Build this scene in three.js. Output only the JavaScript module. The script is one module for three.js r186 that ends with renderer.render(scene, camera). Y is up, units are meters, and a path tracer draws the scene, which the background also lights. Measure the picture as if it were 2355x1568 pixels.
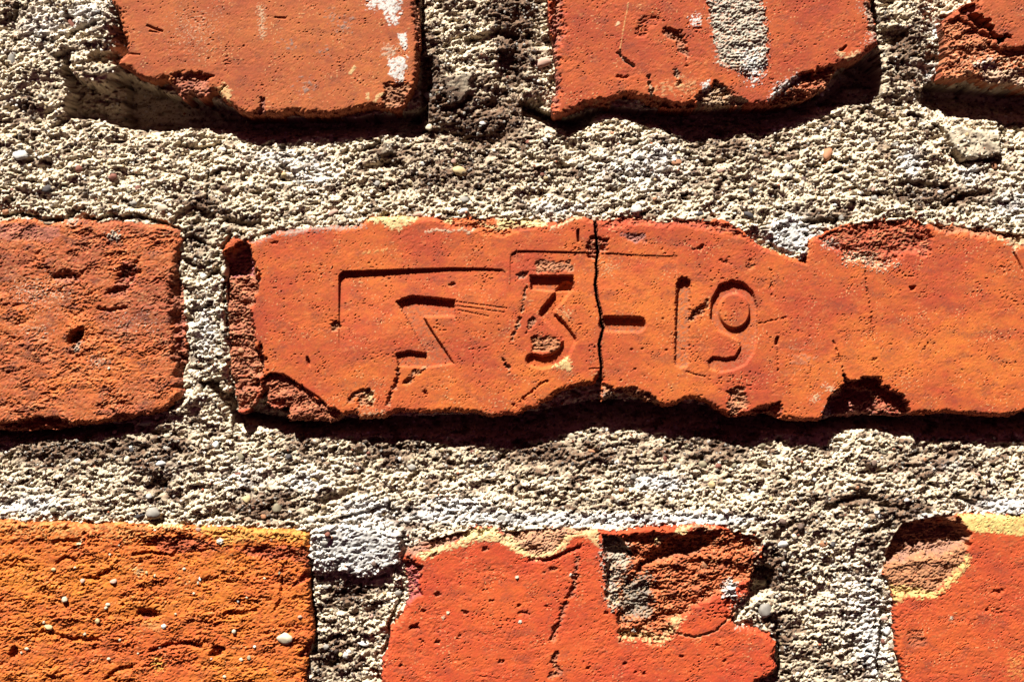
import * as THREE from 'three';

// ---------------------------------------------------------------- camera, sky, sun, exposure
// The wall is drafted in units of U metres: x right 0..2355, y down 0..1568, then moved to metres about the middle of the view.
const U = 0.0001452, W = 2355, H = 1568;
const scene = new THREE.Scene();
const DIST = 0.62;
const camera = new THREE.PerspectiveCamera(2 * Math.atan(H * U / 2 / DIST) * 180 / Math.PI, 1024 / 681, 0.01, 50);
camera.position.set(0, 0, DIST);
camera.lookAt(0, 0, 0);

const sunDir = new THREE.Vector3(-0.25, 0.83, 0.50).normalize();
const sun = new THREE.DirectionalLight(new THREE.Color().setRGB(1.0, 0.945, 0.87), 5);
sun.position.copy(sunDir).multiplyScalar(2);
sun.target.position.set(0, 0, 0);
sun.castShadow = true;
sun.shadow.mapSize.set(4096, 4096);
sun.shadow.radius = 1.6;
const sc = sun.shadow.camera; sc.left = -0.3; sc.right = 0.3; sc.top = 0.25; sc.bottom = -0.25; sc.near = 0.5; sc.far = 4;
scene.add(sun, sun.target);

// a clear deep sky: darker overhead, paler to the horizon, haze below it
{
  const w = 256, h = 128, data = new Float32Array(w * h * 4);
  for (let j = 0; j < h; j++) {
    const el = ((j + 0.5) / h - 0.5) * Math.PI;                 // row 0 is straight down
    for (let i = 0; i < w; i++) {
      const k = (j * w + i) * 4, t = Math.max(0, Math.sin(el));
      const hz = Math.pow(1 - t, 3);
      data[k] = 0.020 + 0.004 * hz; data[k + 1] = 0.004 + 0.002 * hz; data[k + 2] = 0.010 + 0.002 * hz; data[k + 3] = 1;
    }
  }
  const sky = new THREE.DataTexture(data, w, h, THREE.RGBAFormat, THREE.FloatType);
  sky.mapping = THREE.EquirectangularReflectionMapping;
  sky.magFilter = sky.minFilter = THREE.LinearFilter;
  sky.needsUpdate = true;
  scene.background = sky;
  scene.environment = sky;
}

const renderer = new THREE.WebGLRenderer({ antialias: true });
renderer.setSize(1024, 681);
renderer.toneMapping = THREE.LinearToneMapping;
renderer.toneMappingExposure = 3.2;
renderer.shadowMap.enabled = true;

// ---------------------------------------------------------------- numbers: random, noise, distances
function rng(seed) { let a = seed >>> 0; return () => { a = (a + 0x6D2B79F5) | 0; let t = Math.imul(a ^ (a >>> 15), 1 | a); t = (t + Math.imul(t ^ (t >>> 7), 61 | t)) ^ t; return ((t ^ (t >>> 14)) >>> 0) / 4294967296; }; }
const PERM = new Uint8Array(512), GX = new Float32Array(256), GY = new Float32Array(256);
{
  const r = rng(7); const p = [...Array(256).keys()];
  for (let i = 255; i > 0; i--) { const j = Math.floor(r() * (i + 1)); [p[i], p[j]] = [p[j], p[i]]; }
  for (let i = 0; i < 512; i++) PERM[i] = p[i & 255];
  for (let i = 0; i < 256; i++) { const a = r() * Math.PI * 2; GX[i] = Math.cos(a); GY[i] = Math.sin(a); }
}
function noise(x, y) {                                            // gradient noise, about -1..1
  const xi = Math.floor(x), yi = Math.floor(y), fx = x - xi, fy = y - yi, X = xi & 255, Y = yi & 255;
  const u = fx * fx * fx * (fx * (fx * 6 - 15) + 10), v = fy * fy * fy * (fy * (fy * 6 - 15) + 10);
  const a = PERM[PERM[X] + Y], b = PERM[PERM[X + 1] + Y], c = PERM[PERM[X] + Y + 1], d = PERM[PERM[X + 1] + Y + 1];
  const n0 = GX[a] * fx + GY[a] * fy, n1 = GX[b] * (fx - 1) + GY[b] * fy, n2 = GX[c] * fx + GY[c] * (fy - 1), n3 = GX[d] * (fx - 1) + GY[d] * (fy - 1);
  return 1.5 * (n0 + u * (n1 - n0) + v * (n2 + u * (n3 - n2) - n0 - u * (n1 - n0)));
}
function fbm(x, y, o = 4) { let s = 0, a = 0.5; for (let i = 0; i < o; i++) { s += a * noise(x, y); x = x * 2.03 + 17.3; y = y * 2.03 + 9.1; a *= 0.5; } return s; }
function lumps(x, y, o) {                                         // domes with sharp gaps between them, 0 in the gaps to 1
  const xi = Math.floor(x), yi = Math.floor(y); let f1 = 9, f2 = 9;
  for (let j = -1; j <= 1; j++) for (let i = -1; i <= 1; i++) {
    const h = PERM[(PERM[(xi + i + o) & 255] + yi + j) & 255], dx = xi + i + 0.5 + 0.45 * GX[h] - x, dy = yi + j + 0.5 + 0.45 * GY[h] - y, d = dx * dx + dy * dy;
    if (d < f1) { f2 = f1; f1 = d; } else if (d < f2) f2 = d;
  }
  return Math.min(1, (Math.sqrt(f2) - Math.sqrt(f1)) * 1.6);
}
const sstep = (a, b, x) => { const t = Math.min(1, Math.max(0, (x - a) / (b - a))); return t * t * (3 - 2 * t); };
const clamp = (x, a, b) => Math.min(b, Math.max(a, x));
const lerp = (a, b, t) => a + (b - a) * t;

class Poly {                                                      // signed distance, positive inside
  constructor(pts) {
    this.p = pts; this.n = pts.length / 2;
    this.x0 = this.y0 = 1e9; this.x1 = this.y1 = -1e9;
    for (let i = 0; i < this.n; i++) { const x = pts[2 * i], y = pts[2 * i + 1]; this.x0 = Math.min(this.x0, x); this.x1 = Math.max(this.x1, x); this.y0 = Math.min(this.y0, y); this.y1 = Math.max(this.y1, y); }
  }
  far(x, y, m) { return x < this.x0 - m || x > this.x1 + m || y < this.y0 - m || y > this.y1 + m; }
  sd(x, y) {
    const p = this.p, n = this.n; let best = 1e18, inside = false;
    for (let i = 0, j = n - 1; i < n; j = i++) {
      const ax = p[2 * j], ay = p[2 * j + 1], bx = p[2 * i], by = p[2 * i + 1], ex = bx - ax, ey = by - ay, wx = x - ax, wy = y - ay;
      let t = (wx * ex + wy * ey) / (ex * ex + ey * ey + 1e-9); t = t < 0 ? 0 : t > 1 ? 1 : t;
      const dx = wx - ex * t, dy = wy - ey * t, d = dx * dx + dy * dy; if (d < best) best = d;
      if ((ay > y) !== (by > y) && x < (bx - ax) * (y - ay) / (by - ay) + ax) inside = !inside;
    }
    return inside ? Math.sqrt(best) : -Math.sqrt(best);
  }
}
class Path {                                                      // stroke: positive within half-width w
  constructor(pts, w) { this.p = pts; this.w = w; this.n = pts.length / 2; Object.assign(this, (({ x0, y0, x1, y1 }) => ({ x0: x0 - w, y0: y0 - w, x1: x1 + w, y1: y1 + w }))(new Poly(pts))); }
  far(x, y, m) { return x < this.x0 - m || x > this.x1 + m || y < this.y0 - m || y > this.y1 + m; }
  sd(x, y) {
    const p = this.p; let best = 1e18;
    for (let i = 1; i < this.n; i++) {
      const ax = p[2 * i - 2], ay = p[2 * i - 1], ex = p[2 * i] - ax, ey = p[2 * i + 1] - ay, wx = x - ax, wy = y - ay;
      let t = (wx * ex + wy * ey) / (ex * ex + ey * ey + 1e-9); t = t < 0 ? 0 : t > 1 ? 1 : t;
      const dx = wx - ex * t, dy = wy - ey * t, d = dx * dx + dy * dy; if (d < best) best = d;
    }
    return this.w - Math.sqrt(best);
  }
}
class Oval {
  constructor(x, y, rx, ry, turn = 0) { this.x = x; this.y = y; this.rx = rx; this.ry = ry; this.c = Math.cos(turn); this.s = Math.sin(turn); const r = Math.max(rx, ry); this.x0 = x - r; this.x1 = x + r; this.y0 = y - r; this.y1 = y + r; }
  far(x, y, m) { return x < this.x0 - m || x > this.x1 + m || y < this.y0 - m || y > this.y1 + m; }
  sd(x, y) { const dx = x - this.x, dy = y - this.y, a = (dx * this.c + dy * this.s) / this.rx, b = (-dx * this.s + dy * this.c) / this.ry; return (1 - Math.sqrt(a * a + b * b)) * Math.min(this.rx, this.ry); }
}
// drafting sheets: the wall was measured in sheets of 4 columns by 4 rows, each with its own finer ruler
const SX = [0, 582.6, 1165.2, 1741.7], SY = [0, 368, 766.6, 1138.9];
const sheet = (x0, y0, k) => a => a.map((v, i) => i % 2 ? y0 + v * k : x0 + v * k);
const C = (row, col, a) => sheet(SX[col], SY[row], row === 3 && col >= 2 ? 0.4791 : 0.27379)(a);
const Z1 = sheet(735.9, 552, 0.37653), Z2 = sheet(1318.6, 552, 0.37653);

// grid lines: fine in view, coarser beyond
function lines(a, b, lo, hi, step) {
  const out = []; let x = Math.max(a, lo - 30);
  const mid = [];
  for (; x <= Math.min(b, hi + 30); x += step) mid.push(x);
  let s = step; x = mid.length ? mid[0] : lo - 30;
  const before = []; while (x > a) { s = Math.min(16, s * 1.25); x -= s; before.unshift(x); }
  s = step; x = mid.length ? mid[mid.length - 1] : hi + 30;
  const after = []; while (x < b) { s = Math.min(16, s * 1.25); x += s; after.push(x); }
  return out.concat(before, mid, after);
}

const BASE = 0.5;                                                  // tones below are relative; this brings them to real-world base colours
const T0 = Date.now();
const wall = new THREE.Group();
wall.name = 'brick_wall';
wall.userData = { label: 'weathered red brick wall with sandy mortar and one brick stamped with numerals', category: 'wall', kind: 'thing' };
scene.add(wall);
const matBrick = new THREE.MeshStandardMaterial({ vertexColors: true, roughness: 0.88, metalness: 0 });
const matMortar = new THREE.MeshStandardMaterial({ vertexColors: true, roughness: 0.95, metalness: 0 });
const toX = x => (x - W / 2) * U, toY = y => (H / 2 - y) * U;

// ---------------------------------------------------------------- bricks: outlines
const L = -520, R = 2875, TOP = -230, BOT = 1660;
const outlines = {
  A: [...C(0, 0, [925, -900, 925, 0, 985, 110, 1015, 200, 1030, 290, 1050, 340, 1065, 440, 1000, 490, 990, 535, 1060, 580, 1150, 640, 1230, 672, 1310, 692, 1370, 650, 1420, 690, 1470, 770, 1530, 842, 1600, 775, 1660, 825, 1740, 812, 1790, 762, 1830, 790, 1880, 855, 1930, 872, 1990, 932, 2090, 978, 2180, 942]),
    ...C(0, 1, [0, 950, 100, 967, 220, 965, 330, 930, 420, 967, 540, 960, 640, 967, 760, 945, 860, 922, 960, 902, 1080, 897, 1200, 937, 1250, 890, 1300, 820, 1365, 720, 1385, 600, 1390, 480, 1405, 350, 1400, 230, 1395, 100, 1350, 0, 1350, -900])],
  B: [...C(0, 2, [345, -900, 345, 0, 345, 200, 390, 350, 400, 500, 410, 600, 420, 700, 400, 800, 360, 900, 390, 960, 470, 960, 560, 935, 690, 880, 790, 880, 870, 905, 900, 835, 1000, 795, 1100, 815, 1200, 855, 1300, 895, 1420, 903, 1550, 903, 1700, 893, 1850, 890, 2000, 880, 2080, 893]),
    ...C(0, 3, [0, 882, 60, 880, 140, 880, 300, 855, 400, 830, 500, 790, 590, 720, 650, 640, 700, 550, 830, 515, 900, 470, 980, 400, 1022, 370, 1015, 270, 1000, 180, 972, 80, 960, 0, 960, -900])],
  C: [...C(0, 3, [1880, -900, 1860, 0, 1760, 30, 1660, 100, 1570, 180, 1580, 330, 1592, 470, 1560, 560, 1550, 650, 1700, 672, 1820, 640, 1950, 682, 2060, 705, 2130, 682, 2240, 722, 2400, 740]), R, 205, R, TOP],
  D: [L, 505, ...C(1, 0, [-300, 500, 0, 500, 60, 500, 150, 490, 280, 490, 370, 522, 480, 522, 560, 490, 640, 480, 740, 500, 850, 522, 960, 500, 1080, 510, 1240, 530, 1360, 532, 1480, 580, 1535, 650, 1510, 760, 1510, 900, 1500, 950, 1540, 1040, 1550, 1200, 1560, 1400]),
    ...C(2, 0, [1560, 0, 1575, 150, 1585, 230, 1545, 330, 1530, 430, 1552, 480, 1530, 530, 1440, 600, 1370, 660, 1240, 690, 1160, 692, 1050, 732, 960, 745, 860, 752, 800, 772, 650, 767, 560, 800, 300, 815, 160, 825, 0, 820]), L, 990],
  E: [...C(1, 0, [1935, 645, 1850, 770, 1860, 900, 1870, 1150, 1880, 1400]), ...C(2, 0, [1890, 50, 1900, 200, 1900, 330, 1940, 440, 1960, 560, 1980, 665, 2060, 682, 2120, 595, 2205, 500]),
    ...C(2, 1, [95, 480, 105, 600, 170, 640, 280, 622, 290, 740, 430, 737, 560, 747, 640, 752, 720, 732, 760, 692, 860, 672, 890, 722, 1000, 722, 1090, 722, 1150, 692, 1220, 665, 1340, 668, 1500, 670, 1620, 660, 1740, 665, 1850, 670, 1960, 702, 2080, 697]),
    ...C(2, 2, [0, 692, 90, 690, 160, 652, 240, 632, 340, 572, 430, 512, 540, 462, 640, 442, 740, 437, 770, 385, 788, 345, 796, 380, 795, 582, 830, 562, 900, 532, 1010, 522, 1110, 542, 1200, 582, 1320, 622, 1440, 602, 1510, 552, 1600, 560, 1700, 592, 1800, 660, 1880, 707, 2000, 697, 2100, 692, 2180, 650]),
    ...C(2, 3, [20, 650, 100, 680, 180, 715, 300, 742, 440, 742, 580, 732, 640, 705, 760, 712, 900, 695, 1040, 692, 1200, 702, 1320, 692, 1460, 682, 1600, 672, 1760, 687, 1900, 702, 2040, 707, 2160, 692, 2240, 655, 2500, 690]), R, 950, R, 530,
    ...C(1, 3, [2500, 610, 2240, 602, 2130, 600, 2000, 572, 1850, 562, 1700, 532, 1500, 532, 1400, 520, 1300, 492, 1150, 486, 1000, 490, 880, 510, 750, 532, 650, 572, 500, 632, 405, 662, 430, 750, 400, 835, 330, 812, 200, 780, 90, 722]),
    ...C(1, 2, [2240, 722, 2150, 712, 2060, 662, 1990, 582, 1900, 522, 1800, 492, 1640, 490, 1540, 482, 1420, 500, 1300, 512, 1180, 482, 1080, 462, 960, 472, 850, 492, 770, 500, 720, 495, 660, 467, 560, 472, 450, 522, 350, 530, 300, 487, 150, 482, 0, 482]),
    ...C(1, 1, [2000, 482, 1850, 475, 1700, 471, 1560, 471, 1440, 466, 1350, 480, 1220, 462, 1100, 466, 980, 472, 930, 510, 880, 545, 780, 550, 620, 545, 480, 560, 330, 580, 190, 590, 100, 640, 0, 680])],
  F: [L, 1192, ...C(3, 0, [-300, 200, 0, 200, 150, 210, 350, 215, 600, 220, 800, 225, 1000, 232, 1200, 240, 1500, 242, 1800, 257, 2000, 262, 2150, 268]), ...C(3, 1, [0, 275, 200, 282, 400, 290, 470, 312, 475, 420, 465, 560, 470, 700, 482, 900, 500, 1050, 512, 1180, 490, 1300, 460, 1400, 440, 1568]), 700, BOT, L, BOT],
  G: [...C(3, 1, [1290, 440, 1240, 560, 1280, 700, 1290, 820, 1280, 930, 1240, 1020, 1150, 1110, 1140, 1200, 1120, 1290, 1080, 1380, 1070, 1568]), 875, BOT, 1745, BOT,
    ...C(3, 3, [0, 900, 80, 862, 100, 830, 82, 790, 100, 720, 60, 662]), ...C(3, 2, [1280, 680, 1200, 640, 1110, 625, 1100, 560, 1170, 480, 1180, 400, 1205, 340, 1235, 290, 1242, 220, 1200, 188, 1120, 175, 1000, 140, 900, 134, 800, 143, 660, 150, 520, 170, 440, 158, 300, 155, 200, 152, 100, 158, 0, 165]),
    ...C(3, 1, [2100, 290, 2000, 268, 1850, 268, 1750, 290, 1600, 330, 1400, 380])],
  H: [...C(3, 3, [640, 430, 610, 380, 620, 280, 650, 200, 700, 125, 850, 95, 960, 90, 1100, 88, 1280, 92, 1400, 95]), R, 1180, R, BOT, ...C(3, 3, [730, 1080, 705, 896, 690, 820, 668, 740, 660, 650, 660, 520])],
};

// ---------------------------------------------------------------- bricks: relief and colour
// dent: region, depth in mm, soft edge (units), roughness in mm, slope (mm per unit away from cx, cy), optional colour
const dents = {
  A: [
    { s: new Poly(C(0, 0, [1420, 610, 1500, 588, 1600, 585, 1700, 600, 1830, 620, 1760, 700, 1790, 760, 1740, 830, 1530, 870, 1400, 740])), d: 1.6, w: 16, r: 0.9, col: [0.34, 0.10, 0.055] },
    { s: new Poly(C(0, 1, [1085, 690, 1280, 680, 1330, 740, 1290, 830, 1240, 910, 1070, 910])), d: 0.9, w: 8, r: 1.0, col: [0.36, 0.15, 0.07] },
    { s: new Path(C(0, 0, [1235, 215, 1290, 240, 1360, 262]), 3.5), d: 1.0, w: 3, r: 0 },
    { s: new Path(C(0, 0, [1255, 262, 1335, 272]), 3), d: 0.8, w: 3, r: 0 },
    { s: new Path(C(0, 0, [1070, 450, 1170, 458]), 2), d: 0.8, w: 2, r: 0 },
    { s: new Path(C(0, 1, [180, 145, 265, 152]), 2.5), d: 0.9, w: 2, r: 0 },
    { s: new Path(C(0, 0, [1880, 720, 1840, 770]), 3), d: 1.2, w: 3, r: 0.2 },
    { s: new Oval(...C(0, 0, [2045, 385]), 3, 3), d: 0.9, w: 2, r: 0 }, { s: new Oval(...C(0, 0, [1750, 490]), 4, 2), d: 0.9, w: 2, r: 0 },
    { s: new Poly(C(0, 1, [50, 820, 100, 810, 100, 960, 20, 960])), d: 1.2, w: 5, r: 0.6, col: [0.3, 0.1, 0.06] },
    { s: new Poly(C(0, 1, [1300, 0, 1420, 0, 1420, 760, 1330, 760, 1360, 560, 1350, 300])), d: 1.6, w: 14, r: 1.3, col: [0.34, 0.11, 0.05] },
  ],
  B: [
    { s: new Poly(C(0, 2, [330, -900, 470, -900, 500, 100, 520, 250, 480, 400, 470, 600, 490, 800, 430, 980, 330, 980])), d: 3.0, w: 26, r: 1.6, col: [0.28, 0.075, 0.05] },
    { s: new Poly(C(0, 2, [1330, 210, 1400, 230, 1480, 260, 1530, 380, 1550, 460, 1530, 590, 1490, 560, 1500, 480, 1440, 440, 1400, 360, 1330, 320, 1290, 280])), d: 1.3, w: 9, r: 1.0, col: [0.33, 0.12, 0.06] },
    { s: new Poly(C(0, 2, [1100, 130, 1250, 110, 1350, 170, 1250, 220, 1150, 330, 1050, 300])), d: 0.35, w: 12, r: 0.7 },
    { s: new Path(C(0, 2, [945, 440, 960, 490, 1010, 520, 1065, 555]), 5), d: 1.4, w: 5, r: 0.6, col: [0.45, 0.3, 0.2] },
    { s: new Path(C(0, 2, [930, 640, 980, 655, 1020, 640]), 5), d: 0.8, w: 5, r: 0.2 },
    { s: new Oval(...C(0, 2, [1610, 235]), 11, 3.5), d: 1.0, w: 3, r: 0.1 },
    { s: new Path(C(0, 2, [1195, 650, 1200, 720, 1220, 800]), 6), d: 1.2, w: 6, r: 0.8, col: [0.5, 0.36, 0.22] },
    { s: new Path(C(0, 2, [1430, 580, 1455, 680, 1450, 720]), 6), d: 1.0, w: 6, r: 0.8, col: [0.45, 0.3, 0.2] },
    { s: new Poly(C(0, 2, [430, 990, 500, 940, 640, 840, 900, 800, 1010, 780, 1120, 800, 1250, 790, 1400, 850, 1500, 850, 1640, 830, 1640, 920, 800, 940])), d: 3.4, w: 14, r: 1.4, col: [0.42, 0.08, 0.02] },
    { s: new Poly([...C(0, 2, [1560, 800, 1660, 740, 1750, 670, 1830, 690, 1900, 760, 2010, 820, 2040, 860, 1900, 930, 1600, 930])]), d: 1.5, w: 12, r: 1.5, col: [0.5, 0.36, 0.22] },
    { s: new Poly(C(0, 3, [100, 840, 160, 740, 330, 620, 380, 600, 480, 590, 500, 560, 700, 520, 900, 440, 1030, 360, 1030, 480, 640, 740, 480, 840, 300, 900, 90, 900])), d: 2.4, w: 14, r: 1.7, col: [0.5, 0.13, 0.05] },
    { s: new Poly(C(0, 3, [370, 600, 480, 585, 470, 670, 370, 650])), d: 2.5, w: 7, r: 0.5, col: [0.2, 0.03, 0.01] },
    { s: new Path(C(0, 3, [700, 420, 725, 415, 745, 390]), 4), d: 1.6, w: 3, r: 0 },
    { s: new Poly(C(0, 3, [960, 0, 1000, 160, 1020, 290, 930, 260, 920, 120, 890, 60, 900, 0])), d: 0.6, w: 8, r: 0.9, col: [0.55, 0.32, 0.2] },
  ],
  C: [
    { s: new Poly(C(0, 3, [1730, 105, 1860, 105, 1960, 170, 2000, 260, 2020, 310, 2100, 280, 2138, 320, 2090, 350, 2030, 382, 1990, 300, 1900, 245, 1820, 205])), d: 7.5, w: 5, r: 0.8, col: [0.22, 0.05, 0.03] },
    { s: new Poly(C(0, 3, [1660, 100, 1780, 20, 1860, 0, 1900, 90, 1760, 115])), d: 4.5, w: 7, r: 1.0, col: [0.25, 0.06, 0.04] },
    { s: new Poly([...C(0, 3, [1550, 170, 1700, 120, 1830, 200, 1990, 290, 2030, 390, 2240, 370, 2600, 400, 2600, 800, 1540, 720])]), d: 1.6, w: 10, r: 1.1, col: [0.6, 0.17, 0.06] },
    { s: new Poly([...C(0, 3, [1850, 540, 1960, 490, 2060, 540, 2240, 560, 2600, 600, 2600, 800, 2000, 710, 1900, 660])]), d: 0.8, w: 14, r: 0.8, col: [0.74, 0.5, 0.34] },
    { s: new Oval(...C(0, 3, [2225, 545]), 7, 6), d: 2.2, w: 4, r: 0 },
  ],
  D: [
    { s: new Poly([...C(1, 0, [1360, 500, 1600, 560, 1600, 1600]), ...C(2, 0, [1640, 60, 1640, 560, 1480, 640, 1420, 320, 1410, 0]), ...C(1, 0, [1400, 1400, 1380, 1050, 1440, 820, 1480, 680])]), d: 4.4, w: 34, r: 0.9, col: [0.26, 0.075, 0.045] },
    { s: new Oval(...C(1, 0, [630, 1480]), 27, 16, -0.75), d: 6, w: 9, r: 0.4, col: [0.3, 0.06, 0.02] },
    { s: new Oval(...C(2, 0, [640, 110]), 24, 12, -0.9), d: 1.2, w: 10, r: 0.9, col: [0.5, 0.44, 0.34] },
    { s: new Path(C(1, 0, [820, 1255, 920, 1265, 1050, 1240]), 6), d: 1.6, w: 6, r: 0.5, col: [0.16, 0.03, 0.02] },
    { s: new Poly(C(1, 0, [390, 950, 550, 900, 680, 960, 690, 1040, 560, 1060, 420, 1050])), d: 1.0, w: 16, r: 1.0, col: [0.25, 0.07, 0.04] },
    { s: new Poly(C(1, 0, [980, 850, 1190, 800, 1190, 960, 1060, 1180, 840, 1140, 960, 980])), d: 1.1, w: 18, r: 1.2, col: [0.3, 0.06, 0.03] },
    { s: new Poly(C(1, 0, [-100, 500, 520, 520, 550, 640, 420, 720, -100, 700])), d: 0.2, w: 20, r: 0.3, col: [0.36, 0.10, 0.065] },
    { s: new Poly([-600, 985, ...C(2, 0, [0, 750, 300, 690, 440, 695, 560, 720, 660, 770, 560, 830, 0, 860]), -600, 1010]), d: 3.0, w: 10, r: 1.0, col: [0.4, 0.06, 0.02] },
    { s: new Poly(C(2, 0, [940, 640, 1200, 690, 1380, 640, 1560, 480, 1640, 560, 1400, 760, 900, 790])), d: 2.2, w: 16, r: 1.0, col: [0.42, 0.08, 0.03] },
  ],
  E: [
    // stamped plates and characters
    { s: new Poly(Z1([112, 215, 135, 188, 400, 180, 800, 168, 1000, 170, 1115, 178, 1136, 195, 1140, 700, 112, 700])), d: 1.75, w: 2.2, r: 0, plate: [735.9 + 115 * .37653, 552 + 180 * .37653, 0.0032, 0.0090] },
    { s: new Poly([...Z1([1158, 130, 1165, 85, 1195, 64, 1300, 64]), ...Z2([80, 72, 230, 78, 400, 88, 640, 96, 640, 420]), ...Z1([1158, 420])]), d: 0.55, w: 2, r: 0, plate: [1180, 575, 0.0005, 0.0048] },
    { s: new Poly(Z1([455, 375, 500, 352, 560, 335, 700, 348, 828, 362, 828, 470, 640, 472, 700, 570, 770, 670, 826, 758, 650, 782, 475, 776, 455, 690, 540, 672, 640, 685, 580, 580, 520, 470])), d: 2.2, w: 4, r: 0.06, plate: [905, 690, 0, 0.0068], mottle: [0.36, 0.10, 0.035] },
    { s: new Poly(C(1, 2, [192, 965, 560, 965, 575, 1040, 570, 1100, 400, 1110, 200, 1090])), d: 2.2, w: 3, r: 0.12, mottle: [0.36, 0.11, 0.045] },
    { s: new Path(C(1, 2, [500, 1075, 330, 1285, 450, 1400, 530, 1510, 480, 1625, 390, 1680, 300, 1700, 215, 1680]), 17), d: 1.7, w: 6, r: 0.12 },
    { s: new Path(Z2([205, 512, 395, 516]), 20), d: 2.1, w: 5, r: 0.15, mottle: [0.34, 0.13, 0.06] },
    { s: new Path(Z2([676, 272, 670, 430, 664, 740]), 19), d: 2.2, w: 7, r: 0.2, plate: [1573, 650, 0, 0.006], mottle: [0.36, 0.13, 0.06] },
    { s: new Poly(Z2([840, 360, 832, 480, 880, 555, 960, 592, 1008, 620, 1018, 650, 988, 704, 930, 716, 850, 706, 815, 740, 830, 792, 900, 814, 980, 803, 1060, 765, 1112, 690, 1132, 600, 1132, 400, 1102, 310, 1042, 255, 970, 238, 890, 268])), d: 1.9, w: 5, r: 0.1, hole: new Oval(...Z2([985, 432]), 33, 37), plate: [1690, 650, 0, 0.005], mottle: [0.46, 0.12, 0.045] },
    { s: new Poly(Z2([712, 440, 760, 400, 835, 345, 840, 420, 790, 460, 730, 500, 700, 490])), d: 1.1, w: 6, r: 1.0, col: [0.36, 0.14, 0.06] },
    // the crack through the brick
    { s: new Path([...C(1, 2, [742, 480, 750, 580, 760, 700, 770, 780, 755, 860, 760, 950, 745, 1040, 765, 1180, 790, 1280, 800, 1360, 815, 1420, 790, 1500]), ...C(2, 2, [780, 90, 785, 180, 800, 280, 790, 360, 785, 460])], 3.6), d: 11, w: 3.2, r: 0.1 },
    { s: new Poly(C(1, 2, [700, 640, 800, 630, 880, 650, 860, 760, 800, 790, 740, 860, 670, 820, 670, 700])), d: 1.5, w: 8, r: 1.3, col: [0.3, 0.07, 0.03] },
    { s: new Path(C(1, 2, [600, 590, 602, 640, 606, 680]), 4), d: 2.2, w: 3, r: 0 },
    // left end broken back
    { s: new Poly([...C(1, 0, [1800, 800, 1960, 720, 2040, 650, 2100, 700, 2130, 850, 2200, 1000, 2180, 1100, 2120, 1250, 2160, 1568]), ...C(2, 0, [2180, 60, 2240, 220, 2200, 400, 2140, 620, 1900, 720, 1850, 300, 1840, 0])]), d: 4.4, w: 12, r: 1.3, col: [0.42, 0.13, 0.06] },
    { s: new Poly(C(1, 0, [1860, 830, 2040, 690, 2110, 700, 2140, 900, 2120, 980, 1860, 1000])), d: 3.2, w: 12, r: 0.5, col: [0.14, 0.035, 0.045] },
    // lower left flakes
    { s: new Poly(C(2, 1, [0, 440, 140, 335, 260, 345, 400, 440, 480, 500, 610, 605, 700, 630, 770, 690, 720, 760, 280, 770, 280, 620, 100, 620])), d: 1.9, w: 4, r: 0.9, col: [0.5, 0.14, 0.06], slope: [0, 0.0] },
    { s: new Path(C(2, 1, [140, 340, 250, 350, 400, 450, 540, 540, 610, 605]), 4), d: 1.2, w: 4, r: 0 },
    { s: new Path(C(2, 1, [-30, 440, 60, 400, 140, 340]), 3.5), d: 2.2, w: 3, r: 0 },
    { s: new Poly(C(2, 1, [100, 560, 280, 530, 290, 750, 100, 700])), d: 1.4, w: 12, r: 0.6, col: [0.35, 0.07, 0.03] },
    { s: new Oval(...C(2, 1, [460, 235]), 5, 16, -0.3), d: 1.8, w: 4, r: 0 },
    { s: new Poly(C(2, 1, [790, 500, 960, 450, 1020, 500, 1020, 620, 880, 620, 860, 560, 780, 600])), d: 0.9, w: 7, r: 1.3, col: [0.5, 0.2, 0.09] },
    { s: new Path(C(2, 1, [1215, 300, 1200, 420, 1150, 500, 1130, 600]), 6), d: 1.2, w: 5, r: 1.1, col: [0.38, 0.13, 0.06] },
    { s: new Path(C(2, 1, [1440, 290, 1340, 350, 1290, 410]), 8), d: 0.9, w: 6, r: 1.3, col: [0.38, 0.15, 0.07] },
    { s: new Oval(...C(2, 1, [1445, 500]), 10, 7), d: 1.2, w: 5, r: 0.6 },
    { s: new Poly(C(2, 1, [2090, 210, 2180, 290, 2160, 350, 2110, 310])), d: 1.0, w: 5, r: 1.0, col: [0.42, 0.25, 0.14] },
    { s: new Oval(...C(1, 1, [690, 1390]), 13, 17, 0.3), d: 1.2, w: 7, r: 0.9, col: [0.4, 0.17, 0.07] },
    { s: new Oval(...C(1, 1, [1670, 1045]), 9, 6), d: 1.2, w: 4, r: 0.3, col: [0.2, 0.05, 0.02] },
    { s: new Oval(...C(1, 1, [175, 695]), 10, 5), d: 0.8, w: 4, r: 0.2 },
    ...[[1700, 1190, 2130, 1245], [1710, 1225, 2110, 1280], [1720, 1260, 1980, 1315]].map(a => ({ s: new Path(C(1, 1, a), 1.8), d: 0.5, w: 2, r: 0.1 })),
    { s: new Poly(C(1, 2, [230, 830, 560, 840, 580, 950, 230, 960])), d: 0.25, w: 10, r: 0.9, col: [0.5, 0.2, 0.09] },
    { s: new Oval(...C(1, 2, [130, 965]), 14, 10), d: 0.6, w: 6, r: 0.9, col: [0.45, 0.25, 0.17] },
    { s: new Path(C(1, 2, [160, 1060, 130, 1280, 80, 1420, 50, 1510]), 5), d: 0.7, w: 5, r: 1.0, col: [0.45, 0.2, 0.1] },
    { s: new Poly(C(1, 2, [170, 1350, 240, 1300, 260, 1360, 200, 1440, 160, 1460])), d: 1.0, w: 6, r: 0.9, col: [0.33, 0.13, 0.06] },
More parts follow.
